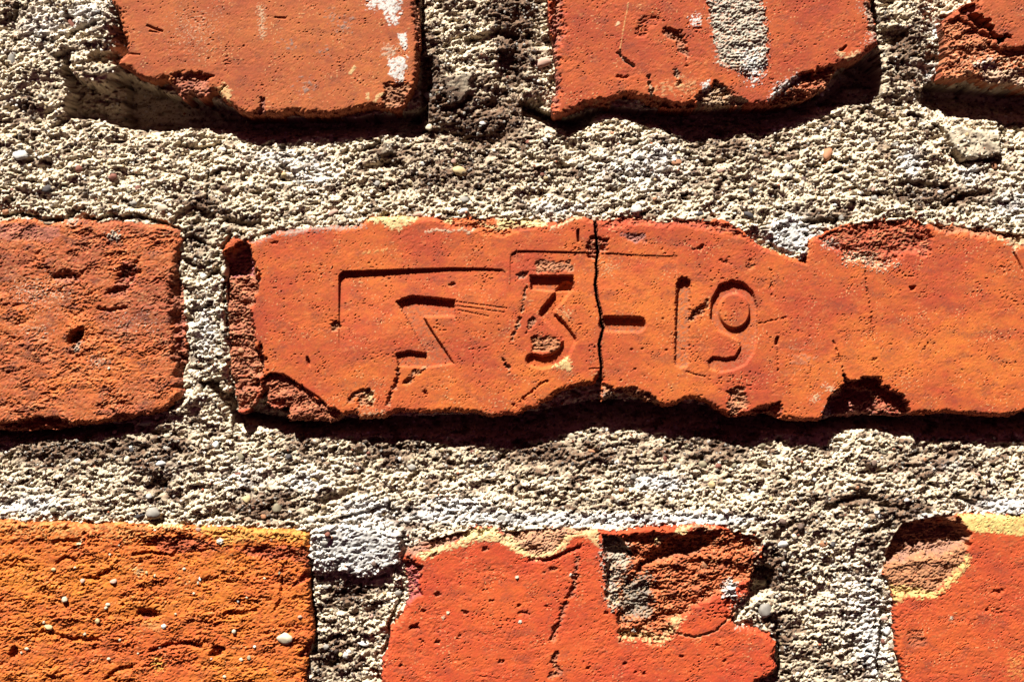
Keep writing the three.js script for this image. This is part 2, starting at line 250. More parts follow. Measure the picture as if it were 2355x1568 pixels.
    { s: new Poly(C(2, 2, [200, 20, 330, 0, 470, 40, 470, 120, 400, 170, 190, 170])), d: 0.4, w: 8, r: 0.9, col: [0.52, 0.19, 0.07] },
    { s: new Path(C(2, 2, [330, 400, 160, 530, 60, 600]), 3), d: 0.8, w: 3, r: 0.6 },
    { s: new Oval(...C(1, 2, [1620, 740]), 13, 6), d: 1.3, w: 5, r: 0.6, col: [0.2, 0.05, 0.02] },
    { s: new Oval(...C(1, 2, [1850, 850]), 16, 9), d: 0.6, w: 7, r: 0.9 },
    { s: new Oval(...C(1, 2, [2050, 880]), 12, 15), d: 0.5, w: 7, r: 0.9 },
    { s: new Poly(C(1, 2, [960, 590, 1180, 600, 1200, 700, 1080, 720, 960, 640])), d: 0.4, w: 10, r: 0.7, col: [0.25, 0.10, 0.08] },
    { s: new Poly(C(1, 2, [780, 500, 1080, 440, 1600, 470, 1920, 520, 2080, 690, 1900, 650, 1500, 570, 1000, 560, 820, 590])), d: 1.4, w: 14, r: 1.0, col: [0.42, 0.06, 0.018] },
    { s: new Poly(C(1, 2, [-900, 440, 330, 440, 380, 560, 150, 600, -40, 660, -500, 560])), d: 1.2, w: 12, r: 1.0 },
    // top right chip
    { s: new Poly(C(1, 3, [480, 640, 850, 500, 1200, 450, 1420, 520, 1500, 640, 1450, 820, 1380, 830, 1280, 790, 1180, 850, 1080, 920, 960, 910, 860, 860, 740, 860, 690, 760, 600, 760])), d: 2.0, w: 11, r: 1.1, col: [0.44, 0.07, 0.02] },
    { s: new Poly(C(1, 3, [1430, 500, 1700, 500, 2260, 560, 2600, 560, 2600, 720, 2150, 760, 2130, 690, 1800, 650, 1500, 620])), d: 2.2, w: 16, r: 1.0, col: [0.58, 0.22, 0.10] },
    { s: new Path(C(1, 3, [2160, 780, 2200, 850, 2230, 920]), 3), d: 1.2, w: 3, r: 0 },
    { s: new Path(C(1, 3, [910, 920, 920, 1060, 945, 1200, 965, 1330, 985, 1480]), 2.2), d: 0.5, w: 2, r: 0.5 },
    { s: new Path(C(2, 3, [640, 60, 690, 180, 730, 340]), 2.2), d: 0.7, w: 2, r: 0.3 },
    { s: new Path(C(1, 3, [120, 930, 130, 1140]), 2.5), d: 0.4, w: 2, r: 0.6 },
    { s: new Path(C(1, 3, [0, 1375, 120, 1350, 250, 1320]), 2.2), d: 0.5, w: 2, r: 0.5 },
    { s: new Oval(...C(1, 3, [1305, 1075]), 9, 7), d: 1.7, w: 4, r: 0.2 },
    { s: new Path(C(2, 3, [165, 85, 172, 40]), 5), d: 1.8, w: 3, r: 0.1 },
    { s: new Path(C(2, 3, [172, 100, 178, 300]), 1.8), d: 0.4, w: 2, r: 0.2 },
    { s: new Oval(...C(2, 3, [178, 308]), 3, 3), d: 1.2, w: 2, r: 0 },
    // the big chip out of the lower edge and the small ones
    { s: new Poly(C(2, 3, [560, 625, 610, 510, 720, 440, 730, 350, 790, 400, 930, 345, 1050, 370, 1065, 430, 1160, 470, 1250, 520, 1300, 640, 1320, 800, 500, 800])), d: 4.2, w: 8, r: 1.4, col: [0.33, 0.06, 0.03] },
    { s: new Poly(C(2, 3, [600, 560, 760, 440, 1030, 480, 1040, 720, 600, 800])), d: 2.2, w: 12, r: 0.8, col: [0.24, 0.07, 0.05] },
    { s: new Poly(C(2, 3, [-60, 640, 80, 590, 190, 570, 250, 660, 200, 740, -60, 740])), d: 2.4, w: 9, r: 0.9, col: [0.4, 0.07, 0.025] },
    { s: new Poly(C(2, 2, [795, 380, 900, 450, 1080, 440, 1220, 500, 1300, 580, 1330, 640, 1000, 560, 790, 600])), d: 1.3, w: 10, r: 1.2, col: [0.42, 0.16, 0.07] },
    { s: new Poly(C(2, 2, [1850, 480, 1960, 400, 2030, 480, 2040, 640, 1900, 720, 1830, 640])), d: 0.9, w: 10, r: 1.2, col: [0.5, 0.2, 0.09] },
    { s: new Path(C(2, 2, [1510, 320, 1580, 345, 1670, 362]), 2.2), d: 0.6, w: 2, r: 0.1 },
    { s: new Path(C(2, 2, [700, 298, 785, 294]), 2), d: 0.7, w: 2, r: 0 },
    ...[[1050, 135], [1345, 140], [1140, 130], [1080, 300], [960, 395]].map(a => ({ s: new Oval(...C(2, 2, a), 5, 3), d: 1.1, w: 3, r: 0 })),
    { s: new Oval(...C(2, 3, [985, 215]), 15, 8), d: 0.5, w: 6, r: 0.8 },
  ],
  F: [
    { s: new Oval(...C(3, 0, [1240, 1000]), 34, 16, 0.1), d: 3.2, w: 12, r: 0.4, col: [0.42, 0.06, 0.015] },
    { s: new Oval(...C(3, 0, [1820, 1310]), 19, 17), d: 2.6, w: 9, r: 0.6, col: [0.4, 0.05, 0.01] },
    { s: new Oval(...C(3, 0, [110, 1320]), 12, 18, 0.3), d: 2.6, w: 7, r: 0.3, col: [0.4, 0.05, 0.01] },
    { s: new Path(C(3, 0, [1270, 1310, 1420, 1255, 1560, 1240, 1680, 1270]), 8), d: 1.8, w: 8, r: 0.5, col: [0.5, 0.08, 0.015] },
    { s: new Path(C(3, 0, [470, 570, 540, 520, 620, 540]), 6), d: 1.3, w: 6, r: 0.5 },
    { s: new Path(C(3, 0, [700, 690, 800, 700, 900, 640, 940, 610]), 6), d: 1.4, w: 6, r: 0.6 },
    { s: new Path(C(3, 0, [1900, 990, 2020, 990, 2140, 970]), 7), d: 1.3, w: 7, r: 0.5 },
    { s: new Path(C(3, 0, [350, 1150, 480, 1170, 600, 1220, 800, 1215]), 8), d: 1.3, w: 8, r: 0.6 },
    { s: new Path(C(3, 0, [890, 1530, 980, 1470, 1090, 1450]), 8), d: 1.6, w: 8, r: 0.6 },
    { s: new Path(C(3, 0, [1110, 500, 1250, 480, 1340, 490, 1450, 510, 1480, 450]), 5), d: 1.9, w: 5, r: 0.3 },
    { s: new Path(C(3, 0, [440, 400, 560, 375, 660, 395]), 6), d: 1.2, w: 6, r: 0.4 },
    { s: new Poly([...C(3, 0, [1150, 390, 1300, 320, 1560, 330, 1760, 360, 1830, 440, 1960, 420, 2300, 400]), ...C(3, 1, [440, 420, 520, 480, 520, 640, 300, 560, 100, 560, -60, 520, -200, 460, -400, 470, -700, 520])]), d: 0.6, w: 10, r: 0.8, col: [0.46, 0.07, 0.013] },
    { s: new Poly(C(3, 1, [480, 600, 420, 640, 330, 740, 300, 800, 380, 760, 520, 700])), d: 1.6, w: 9, r: 0.5, col: [0.4, 0.05, 0.012] },
    { s: new Poly(C(3, 1, [540, 900, 500, 1180, 420, 1260, 360, 1360, 540, 1440])), d: 2.2, w: 14, r: 0.8, col: [0.4, 0.05, 0.012] },
    { s: new Path(C(3, 1, [240, 700, 230, 880, 180, 960]), 5), d: 1.2, w: 5, r: 0.4 },
    ...[[770, 605], [1310, 735], [1030, 920], [320, 470], [620, 440], [110, 235], [700, 320], [1180, 560], [550, 280]].map(a => ({ s: new Oval(...C(3, 0, a), 7, 5), d: 1.5, w: 4, r: 0.2 })),
  ],
  G: [
    { s: new Poly(C(3, 2, [445, 180, 470, 330, 468, 480, 520, 560, 540, 705, 640, 692, 740, 725, 810, 670, 780, 620, 850, 605, 900, 540, 980, 510, 1060, 470, 1200, 400, 1260, 200, 1100, 160, 900, 160, 860, 185, 700, 170, 560, 190])), d: 2.4, w: 10, r: 1.5, col: [0.56, 0.13, 0.03] },
    { s: new Poly(C(3, 2, [600, 360, 690, 260, 800, 200, 950, 180, 1010, 230, 930, 300, 800, 310, 700, 350, 640, 380])), d: 3.8, w: 16, r: 0.9, col: [0.26, 0.10, 0.05] },
    { s: new Poly(C(3, 2, [450, 195, 520, 190, 590, 240, 620, 300, 560, 290, 490, 290])), d: 3.6, w: 8, r: 1.2, col: [0.34, 0.26, 0.19] },
    { s: new Poly(C(3, 2, [550, 420, 680, 400, 720, 600, 640, 600, 540, 580])), d: 1.4, w: 14, r: 1.1, col: [0.36, 0.25, 0.17] },
    { s: new Poly(C(3, 2, [1030, 480, 1100, 420, 1200, 400, 1200, 560, 1100, 640, 1050, 600])), d: 1.0, w: 12, r: 1.0 },
    { s: new Path(C(3, 2, [780, 620, 810, 662, 900, 682, 1000, 655, 1050, 610, 1120, 540]), 3.6), d: 1.2, w: 3, r: 0.3, col: [0.62, 0.4, 0.22] },
    { s: new Poly(C(3, 2, [1070, 600, 1130, 545, 1200, 560, 1180, 620, 1100, 630])), d: 3.0, w: 6, r: 0.6, col: [0.3, 0.05, 0.03] },
    // top flake
    { s: new Poly([...C(3, 2, [-20, 140, 430, 140, 445, 180, 300, 200, 250, 270, 160, 308, 90, 296, 20, 250, -40, 220])]), d: 1.0, w: 9, r: 1.0, col: [0.66, 0.36, 0.2] },
    { s: new Path(C(3, 2, [110, 310, 200, 312, 300, 270, 350, 250]), 7), d: 1.5, w: 7, r: 0.4, col: [0.3, 0.06, 0.03] },
    { s: new Poly(C(3, 1, [1230, 440, 1400, 340, 1700, 270, 2300, 260, 2240, 380, 2000, 330, 1760, 390, 1600, 460, 1440, 500, 1300, 560])), d: 1.8, w: 14, r: 0.9, col: [0.42, 0.24, 0.16] },
    { s: new Poly(C(3, 1, [1220, 540, 1300, 520, 1400, 560, 1440, 620, 1400, 740, 1440, 840, 1330, 920, 1240, 940])), d: 2.6, w: 12, r: 1.1, col: [0.24, 0.05, 0.05] },
    { s: new Poly(C(3, 1, [1310, 1090, 1390, 1070, 1400, 1130, 1300, 1140])), d: 1.8, w: 5, r: 0.4, col: [0.2, 0.03, 0.01] },
    // gouges down the face
    { s: new Path(C(3, 2, [340, 310, 330, 440, 290, 500, 265, 580, 230, 660, 225, 690]), 9), d: 0.9, w: 8, r: 1.0, col: [0.42, 0.11, 0.05] },
    { s: new Path(C(3, 2, [240, 760, 220, 800, 260, 850, 210, 870]), 10), d: 0.8, w: 8, r: 1.0, col: [0.42, 0.12, 0.05] },
    { s: new Oval(...C(3, 2, [85, 565]), 18, 7), d: 0.8, w: 7, r: 0.6 },
    { s: new Oval(...C(3, 2, [220, 360]), 22, 7, -0.4), d: 0.7, w: 7, r: 0.8, col: [0.4, 0.15, 0.07] },
    ...[[190, 535], [60, 530], [660, 855], [570, 810], [840, 775], [390, 830], [1050, 795], [480, 565], [620, 850], [1010, 720]].map(a => ({ s: new Oval(...C(3, 2, a), 6, 5), d: 1.1, w: 4, r: 0.5 })),
    ...[[1730, 1190], [1940, 790], [1550, 840], [1950, 450], [1430, 960], [1780, 990], [1520, 500], [2010, 890], [1420, 1230], [1550, 1240], [1240, 1430], [2070, 1400]].map(a => ({ s: new Oval(...C(3, 1, a), 8, 6), d: 1.0, w: 5, r: 0.7, col: [0.42, 0.12, 0.05] })),
  ],
  H: [
    { s: new Poly(C(3, 3, [600, 440, 680, 490, 850, 488, 930, 412, 1010, 325, 1038, 200, 1010, 140, 960, 80, 600, 80])), d: 1.5, w: 10, r: 0.8, col: [0.50, 0.23, 0.10] },
    { s: new Poly(C(3, 3, [600, 360, 760, 320, 900, 300, 1030, 250, 1034, 190, 1000, 135, 900, 100, 600, 100])), d: 5.2, w: 22, r: 1.2, col: [0.30, 0.14, 0.09] },
    { s: new Oval(...C(3, 3, [1105, 552]), 6, 5), d: 1.4, w: 4, r: 0 },
    { s: new Oval(...C(3, 3, [1160, 470]), 16, 10), d: 0.6, w: 8, r: 0.9 },
    { s: new Oval(...C(3, 3, [770, 690]), 30, 26), d: 0.2, w: 14, r: 0.7, col: [0.5, 0.11, 0.03] },
  ],
};
// stains: flat colour with a broken outline (lime, paint, mortar smears)
const CREAM = [0.86, 0.66, 0.30], WHITE = [0.86, 0.82, 0.76], SMEAR = [0.62, 0.56, 0.44];
const stains = {
  A: [
    { s: new Poly(C(0, 1, [970, -300, 1240, -300, 1240, 60, 1220, 120, 1190, 210, 1140, 200, 1110, 120, 1030, 70, 960, 60])), c: WHITE, w: 9, k: 1.1, g: 9 },
    { s: new Poly(C(0, 1, [1210, 280, 1280, 270, 1300, 400, 1270, 430, 1230, 370])), c: WHITE, w: 3, k: 0.5, g: 9 },
    { s: new Poly(C(0, 1, [1130, 490, 1300, 480, 1270, 620, 1230, 700, 1140, 620])), c: WHITE, w: 6, k: 0.9, g: 10 },
    { s: new Poly(C(0, 1, [1090, 380, 1200, 400, 1180, 480, 1100, 480])), c: [0.7, 0.45, 0.3], w: 9, k: 1.1, g: 8 },
    { s: new Path(C(0, 1, [810, 615, 850, 565]), 4), c: [0.75, 0.5, 0.22], w: 2, k: 0.4, g: 5 },
    { s: new Path(C(0, 1, [960, 790, 960, 830]), 4), c: [0.75, 0.5, 0.22], w: 3, k: 0.6, g: 5 },
    { s: new Path(C(0, 1, [1020, 850, 1050, 800, 1090, 790]), 4), c: [0.75, 0.5, 0.22], w: 3, k: 0.6, g: 5 },
    { s: new Poly(C(0, 0, [1820, 740, 1890, 690, 1960, 800, 1930, 860, 1830, 800])), c: [0.8, 0.5, 0.22], w: 6, k: 0.9, g: 8 },
    { s: new Path(C(0, 1, [60, 60, 70, 180, 75, 300]), 5), c: [0.66, 0.38, 0.22], w: 7, k: 1.4, g: 5 },
    { s: new Poly(C(0, 0, [1400, 60, 1900, 0, 1880, 300, 1760, 520, 1500, 480, 1380, 300])), c: [0.62, 0.34, 0.2], w: 60, k: 1.15, g: 5, thr: 0.62 },
    { s: new Oval(...C(0, 1, [440, 720]), 26, 18), c: [0.36, 0.2, 0.15], w: 18, k: 1.1, g: 12, thr: 0.35 },
    { s: new Oval(...C(0, 1, [760, 210]), 26, 20), c: [0.36, 0.2, 0.15], w: 18, k: 1.1, g: 12, thr: 0.35 },
    { s: new Oval(...C(0, 1, [650, 130]), 16, 12), c: [0.33, 0.2, 0.15], w: 14, k: 1.1, g: 9, thr: 0.35 },
    { s: new Oval(...C(0, 1, [290, 370]), 18, 12), c: [0.36, 0.2, 0.15], w: 14, k: 1.1, g: 9, thr: 0.35 },
    { s: new Oval(...C(0, 1, [600, 430]), 14, 10), c: [0.36, 0.2, 0.15], w: 14, k: 1.1, g: 9, thr: 0.35 },
  ],
  B: [
    { s: new Poly([...C(0, 2, [1690, -700, 1690, 0, 1700, 100, 1730, 250, 1760, 420, 1780, 540, 1860, 570, 2010, 610, 2120, 600]), ...C(0, 3, [30, 620, 80, 540, 90, 400, 75, 200, 50, 0, 40, -700])]), c: SMEAR, w: 10, k: 0.9, g: 8, up: 0.5, rough: 0.9 },
    { s: new Poly([...C(0, 2, [1960, 440, 2120, 420, 2160, 560, 2080, 700, 2000, 600])]), c: WHITE, w: 16, k: 1.3, g: 7, up: 0.2 },
    { s: new Path(C(0, 2, [1025, 20, 990, 200, 950, 430]), 1.6), c: [0.7, 0.34, 0.12], w: 1.5, k: 0.5, g: 6 },
    { s: new Oval(...C(0, 2, [935, 200]), 7, 4, -0.7), c: [0.85, 0.62, 0.36], w: 3, k: 0.4, g: 6 },
    { s: new Oval(...C(0, 2, [1590, 170]), 11, 11), c: WHITE, w: 9, k: 1.2, g: 6 },
    { s: new Poly(C(0, 2, [1640, 700, 1700, 680, 1720, 760, 1650, 760])), c: WHITE, w: 6, k: 1.0, g: 6 },
    { s: new Poly(C(0, 2, [1190, 720, 1500, 640, 1650, 640, 1580, 790, 1300, 800])), c: [0.68, 0.3, 0.12], w: 18, k: 1.1, g: 9, thr: 0.3 },
    { s: new Poly(C(0, 3, [170, 710, 340, 620, 380, 660, 260, 740, 130, 830, 90, 830])), c: WHITE, w: 8, k: 1.0, g: 7 },
    { s: new Poly(C(0, 3, [850, 20, 960, 80, 1000, 180, 1020, 330, 900, 380, 960, 240])), c: [0.66, 0.48, 0.36], w: 12, k: 1.2, g: 7, thr: 0.2 },
    { s: new Path(C(0, 3, [680, 440, 760, 490, 850, 440]), 5), c: [0.75, 0.5, 0.25], w: 5, k: 1.0, g: 6 },
  ],
  C: [{ s: new Poly(C(0, 3, [1830, 540, 1960, 480, 2020, 540, 1900, 560])), c: WHITE, w: 7, k: 1.0, g: 8 }, { s: new Poly([...C(0, 3, [1600, 400, 1900, 380, 2240, 400]), R, 110, R, 220, ...C(0, 3, [1700, 650])]), c: [0.78, 0.5, 0.3], w: 40, k: 1.2, g: 10, thr: 0.55 }],
  D: [
    { s: new Oval(...C(1, 0, [950, 640]), 14, 12), c: SMEAR, w: 8, k: 1.0, g: 6, up: 0.4 },
    { s: new Oval(...C(1, 0, [600, 510]), 14, 9), c: [0.6, 0.45, 0.35], w: 8, k: 0.9, g: 6 },
    { s: new Poly(C(1, 0, [60, 1000, 300, 960, 600, 1060, 640, 1160, 500, 1240, 200, 1260, 80, 1160])), c: [0.66, 0.5, 0.36], w: 44, k: 1.25, g: 5, thr: 0.55 },
    { s: new Poly(C(1, 0, [900, 1260, 1350, 1300, 1350, 1460, 950, 1480])), c: [0.66, 0.48, 0.34], w: 44, k: 1.25, g: 5, thr: 0.6 },
    { s: new Poly(C(1, 0, [140, 1380, 460, 1320, 440, 1520, 180, 1520])), c: [0.66, 0.48, 0.34], w: 40, k: 1.25, g: 5, thr: 0.6 },
    { s: new Oval(...C(2, 0, [830, 240]), 22, 12), c: [0.66, 0.48, 0.34], w: 14, k: 1.2, g: 5, thr: 0.3 },
  ],
  E: [
    { s: new Poly(C(1, 1, [930, 500, 980, 465, 1340, 450, 1420, 470, 1330, 520, 1230, 590, 1150, 590, 1100, 540])), c: CREAM, w: 6, k: 0.9, g: 11 },
    { s: new Poly(C(1, 1, [1560, 470, 1680, 480, 1670, 530, 1620, 540])), c: CREAM, w: 5, k: 0.8, g: 8 },
    { s: new Poly([...C(1, 1, [1890, 520, 2040, 560, 2060, 480, 2240, 470]), ...C(1, 2, [320, 480, 350, 560, 250, 560, 100, 560, -50, 590, -160, 570])]), c: CREAM, w: 4, k: 0.7, g: 10 },
    { s: new Path(C(1, 2, [380, 575, 450, 545, 540, 500, 640, 470]), 4.5), c: [0.72, 0.46, 0.26], w: 5, k: 0.9, g: 6 },
    { s: new Path(C(1, 2, [860, 480, 1000, 462, 1150, 470]), 4), c: [0.75, 0.5, 0.28], w: 4, k: 1.0, g: 6 },
    { s: new Path(C(1, 1, [1450, 605, 1540, 580, 1640, 600, 1760, 580, 1810, 610, 1860, 570]), 2.5), c: [0.75, 0.55, 0.36], w: 3, k: 0.9, g: 5 },
    { s: new Poly(C(1, 1, [-30, 690, 160, 590, 480, 540, 880, 520, 940, 560, 780, 585, 480, 600, 300, 640, 190, 620, 60, 690])), c: [0.36, 0.25, 0.2], w: 8, k: 0.9, g: 7 },
    { s: new Path(C(1, 1, [920, 780, 1020, 765, 1120, 750]), 2.5), c: [0.72, 0.3, 0.08], w: 3, k: 1.0, g: 6 },
    { s: new Poly(C(2, 2, [380, 280, 450, 240, 510, 180, 550, 250, 540, 340, 470, 300])), c: [0.85, 0.58, 0.24], w: 6, k: 0.7, g: 6 },
    { s: new Poly(C(1, 2, [760, 820, 960, 860, 900, 960, 800, 960])), c: [0.66, 0.3, 0.12], w: 18, k: 1.2, g: 6, thr: 0.3 },
    { s: new Oval(...C(1, 2, [500, 1290]), 14, 12), c: [0.66, 0.34, 0.14], w: 12, k: 1.2, g: 5, thr: 0.2 },
    { s: new Poly(C(1, 3, [0, 700, 200, 785, 400, 840, 420, 800, 340, 790, 120, 725])), c: CREAM, w: 4, k: 0.8, g: 8 },
    { s: new Poly(C(1, 3, [700, 780, 860, 760, 1010, 790, 1020, 850, 1200, 870, 1080, 925, 960, 915, 860, 860, 740, 870])), c: [0.62, 0.5, 0.34], w: 14, k: 1.3, g: 5, thr: 0.25, up: 0.3 },
    { s: new Oval(...C(1, 3, [620, 700]), 14, 9), c: SMEAR, w: 10, k: 1.2, g: 6 },
    { s: new Poly([...C(1, 3, [2020, 660, 2150, 640, 2300, 640, 2500, 650, 2500, 740, 2200, 720, 2160, 790, 2140, 720])]), c: [0.72, 0.5, 0.28], w: 8, k: 0.9, g: 7 },
    { s: new Oval(...C(2, 3, [380, 200]), 40, 34), c: [0.62, 0.2, 0.09], w: 30, k: 1.1, g: 14, thr: 0.4 },
    { s: new Poly(C(2, 3, [570, 640, 640, 620, 660, 690, 580, 720])), c: WHITE, w: 8, k: 1.2, g: 5 },
    { s: new Oval(...C(2, 3, [490, 540]), 11, 7, -0.7), c: [0.7, 0.45, 0.25], w: 7, k: 1.1, g: 5 },
    { s: new Oval(...C(2, 3, [620, 465]), 14, 6, 0.4), c: [0.75, 0.5, 0.3], w: 7, k: 1.1, g: 5 },
    { s: new Poly(C(2, 1, [930, 480, 1010, 490, 1010, 570, 960, 580])), c: [0.72, 0.5, 0.25], w: 7, k: 1.1, g: 5 },
    { s: new Poly(C(2, 1, [870, 650, 1100, 640, 1130, 700, 900, 715])), c: [0.72, 0.38, 0.2], w: 12, k: 1.1, g: 7, thr: 0.2 },
    { s: new Poly(C(2, 2, [800, 500, 960, 500, 1000, 520, 830, 560])), c: [0.5, 0.4, 0.3], w: 9, k: 1.1, g: 6 },
  ],
  F: [
    { s: new Poly([...C(3, 0, [1640, 250, 2240, 262]), ...C(3, 1, [0, 270, 200, 280, 400, 285, 470, 310, 460, 400, 300, 390, 150, 370, -10, 380, -200, 410]), ...C(3, 0, [1860, 440, 1780, 360, 1680, 300])]), c: [0.82, 0.36, 0.06], w: 7, k: 0.9, g: 12 },
    { s: new Poly([L, 1185, ...C(3, 0, [0, 200, 800, 220, 1500, 240, 1700, 250, 1660, 300, 1280, 300, 1100, 380, 760, 330, 520, 370, 300, 330, 0, 330]), L, 1230]), c: [0.78, 0.32, 0.08], w: 22, k: 1.1, g: 10, thr: 0.1 },
    { s: new Poly(C(3, 0, [1240, 235, 1560, 240, 1560, 275, 1250, 270])), c: CREAM, w: 6, k: 0.9, g: 8 },
    { s: new Oval(...C(3, 0, [1845, 385]), 8, 8, -0.6), c: [0.86, 0.8, 0.66], w: 3, k: 0.4, g: 6, up: 0.6 },
    { s: new Oval(...C(3, 0, [1160, 640]), 12, 16, -0.5), c: [0.76, 0.5, 0.24], w: 10, k: 1.2, g: 5, thr: 0.3 },
    { s: new Oval(...C(3, 0, [1280, 1100]), 24, 10, 0.3), c: [0.7, 0.25, 0.06], w: 8, k: 0.8, g: 8 },
    { s: new Oval(...C(3, 0, [1320, 1420]), 16, 20), c: [0.74, 0.36, 0.05], w: 12, k: 1.1, g: 8, thr: 0.2 },
    { s: new Oval(...C(3, 0, [660, 400]), 12, 5, -0.8), c: [0.84, 0.62, 0.34], w: 4, k: 0.7, g: 6, up: 0.4 },
  ],
  G: [
    { s: new Poly(C(3, 1, [1370, 500, 1500, 450, 1700, 400, 1800, 310, 1900, 260, 2040, 270, 2060, 330, 2200, 370, 2300, 470, 2240, 480, 2130, 430, 2040, 390, 1880, 390, 1760, 430, 1600, 470, 1430, 550])), c: CREAM, w: 6, k: 0.8, g: 9 },
    { s: new Poly(C(3, 2, [0, 220, 60, 260, 130, 285, 210, 270, 260, 230, 270, 195, 310, 190, 440, 155, 445, 250, 380, 200, 320, 205, 280, 260, 210, 300, 140, 308, 70, 290, 0, 250])), c: [0.84, 0.55, 0.24], w: 5, k: 0.8, g: 8 },
    { s: new Poly(C(3, 2, [700, 205, 790, 190, 830, 150, 890, 140, 870, 190, 790, 205, 720, 240])), c: CREAM, w: 5, k: 0.7, g: 8 },
    { s: new Poly(C(3, 2, [900, 135, 1000, 150, 1000, 190, 900, 170])), c: [0.7, 0.42, 0.22], w: 10, k: 1.1, g: 7 },
    { s: new Poly(C(3, 2, [540, 700, 540, 650, 640, 640, 740, 680, 800, 590, 870, 580, 810, 660, 740, 725, 640, 695])), c: [0.74, 0.46, 0.2], w: 8, k: 1.0, g: 7 },
    { s: new Poly(C(3, 2, [470, 490, 550, 430, 550, 520, 510, 550])), c: [0.72, 0.46, 0.26], w: 7, k: 1.0, g: 7 },
    { s: new Poly(C(3, 2, [500, 300, 590, 290, 560, 330, 500, 330])), c: [0.6, 0.52, 0.4], w: 7, k: 1.0, g: 6 },
    { s: new Poly(C(3, 2, [1040, 420, 1080, 400, 1110, 430, 1100, 500, 1040, 490])), c: WHITE, w: 7, k: 0.8, g: 7, up: 0.8 },
    { s: new Poly(C(3, 2, [1110, 190, 1200, 200, 1240, 280, 1200, 310, 1190, 230])), c: [0.68, 0.4, 0.24], w: 8, k: 1.0, g: 6 },
    { s: new Poly(C(3, 2, [450, 200, 600, 250, 600, 330, 550, 430, 540, 560, 500, 540, 470, 470])), c: [0.52, 0.44, 0.34], w: 12, k: 1.1, g: 9, rough: 1.4 },
    { s: new Poly(C(3, 2, [550, 400, 700, 380, 700, 560, 560, 600])), c: [0.3, 0.24, 0.18], w: 14, k: 1.2, g: 9 },
    { s: new Poly(C(3, 2, [1080, 500, 1200, 480, 1240, 600, 1120, 640])), c: [0.45, 0.38, 0.3], w: 12, k: 1.1, g: 8 },
    { s: new Oval(...C(3, 2, [612, 655]), 6, 6), c: [0.9, 0.88, 0.8], w: 3, k: 0.3, g: 5, up: 0.5 },
    ...[[50, 393], [65, 608], [310, 382]].map(a => ({ s: new Oval(...C(3, 2, a), 5, 4), c: [0.85, 0.78, 0.62], w: 2, k: 0.3, g: 5, up: 0.3 })),
    ...[[1635, 990], [1595, 1025], [2220, 690]].map(a => ({ s: new Oval(...C(3, 1, a), 4, 5), c: [0.85, 0.72, 0.5], w: 2, k: 0.3, g: 5, up: 0.3 })),
  ],
  H: [
    { s: new Poly(C(3, 3, [960, 88, 1280, 92, 1500, 95, 1500, 205, 1280, 195, 1200, 190, 1130, 180, 1050, 175, 1015, 165])), c: [0.90, 0.68, 0.22], w: 4, k: 0.6, g: 12 },
    { s: new Poly(C(3, 3, [630, 430, 720, 432, 860, 468, 930, 395, 1000, 300, 1030, 280, 1020, 340, 950, 420, 860, 500, 720, 488, 670, 530])), c: [0.84, 0.55, 0.18], w: 6, k: 0.9, g: 9 },
    { s: new Poly(C(3, 3, [1200, 780, 1280, 760, 1300, 900, 1200, 890])), c: [0.72, 0.22, 0.04], w: 20, k: 1.1, g: 7, thr: 0.2 },
    { s: new Oval(...C(3, 3, [935, 590]), 4, 5), c: [0.85, 0.75, 0.55], w: 2, k: 0.3, g: 5 },
  ],
};
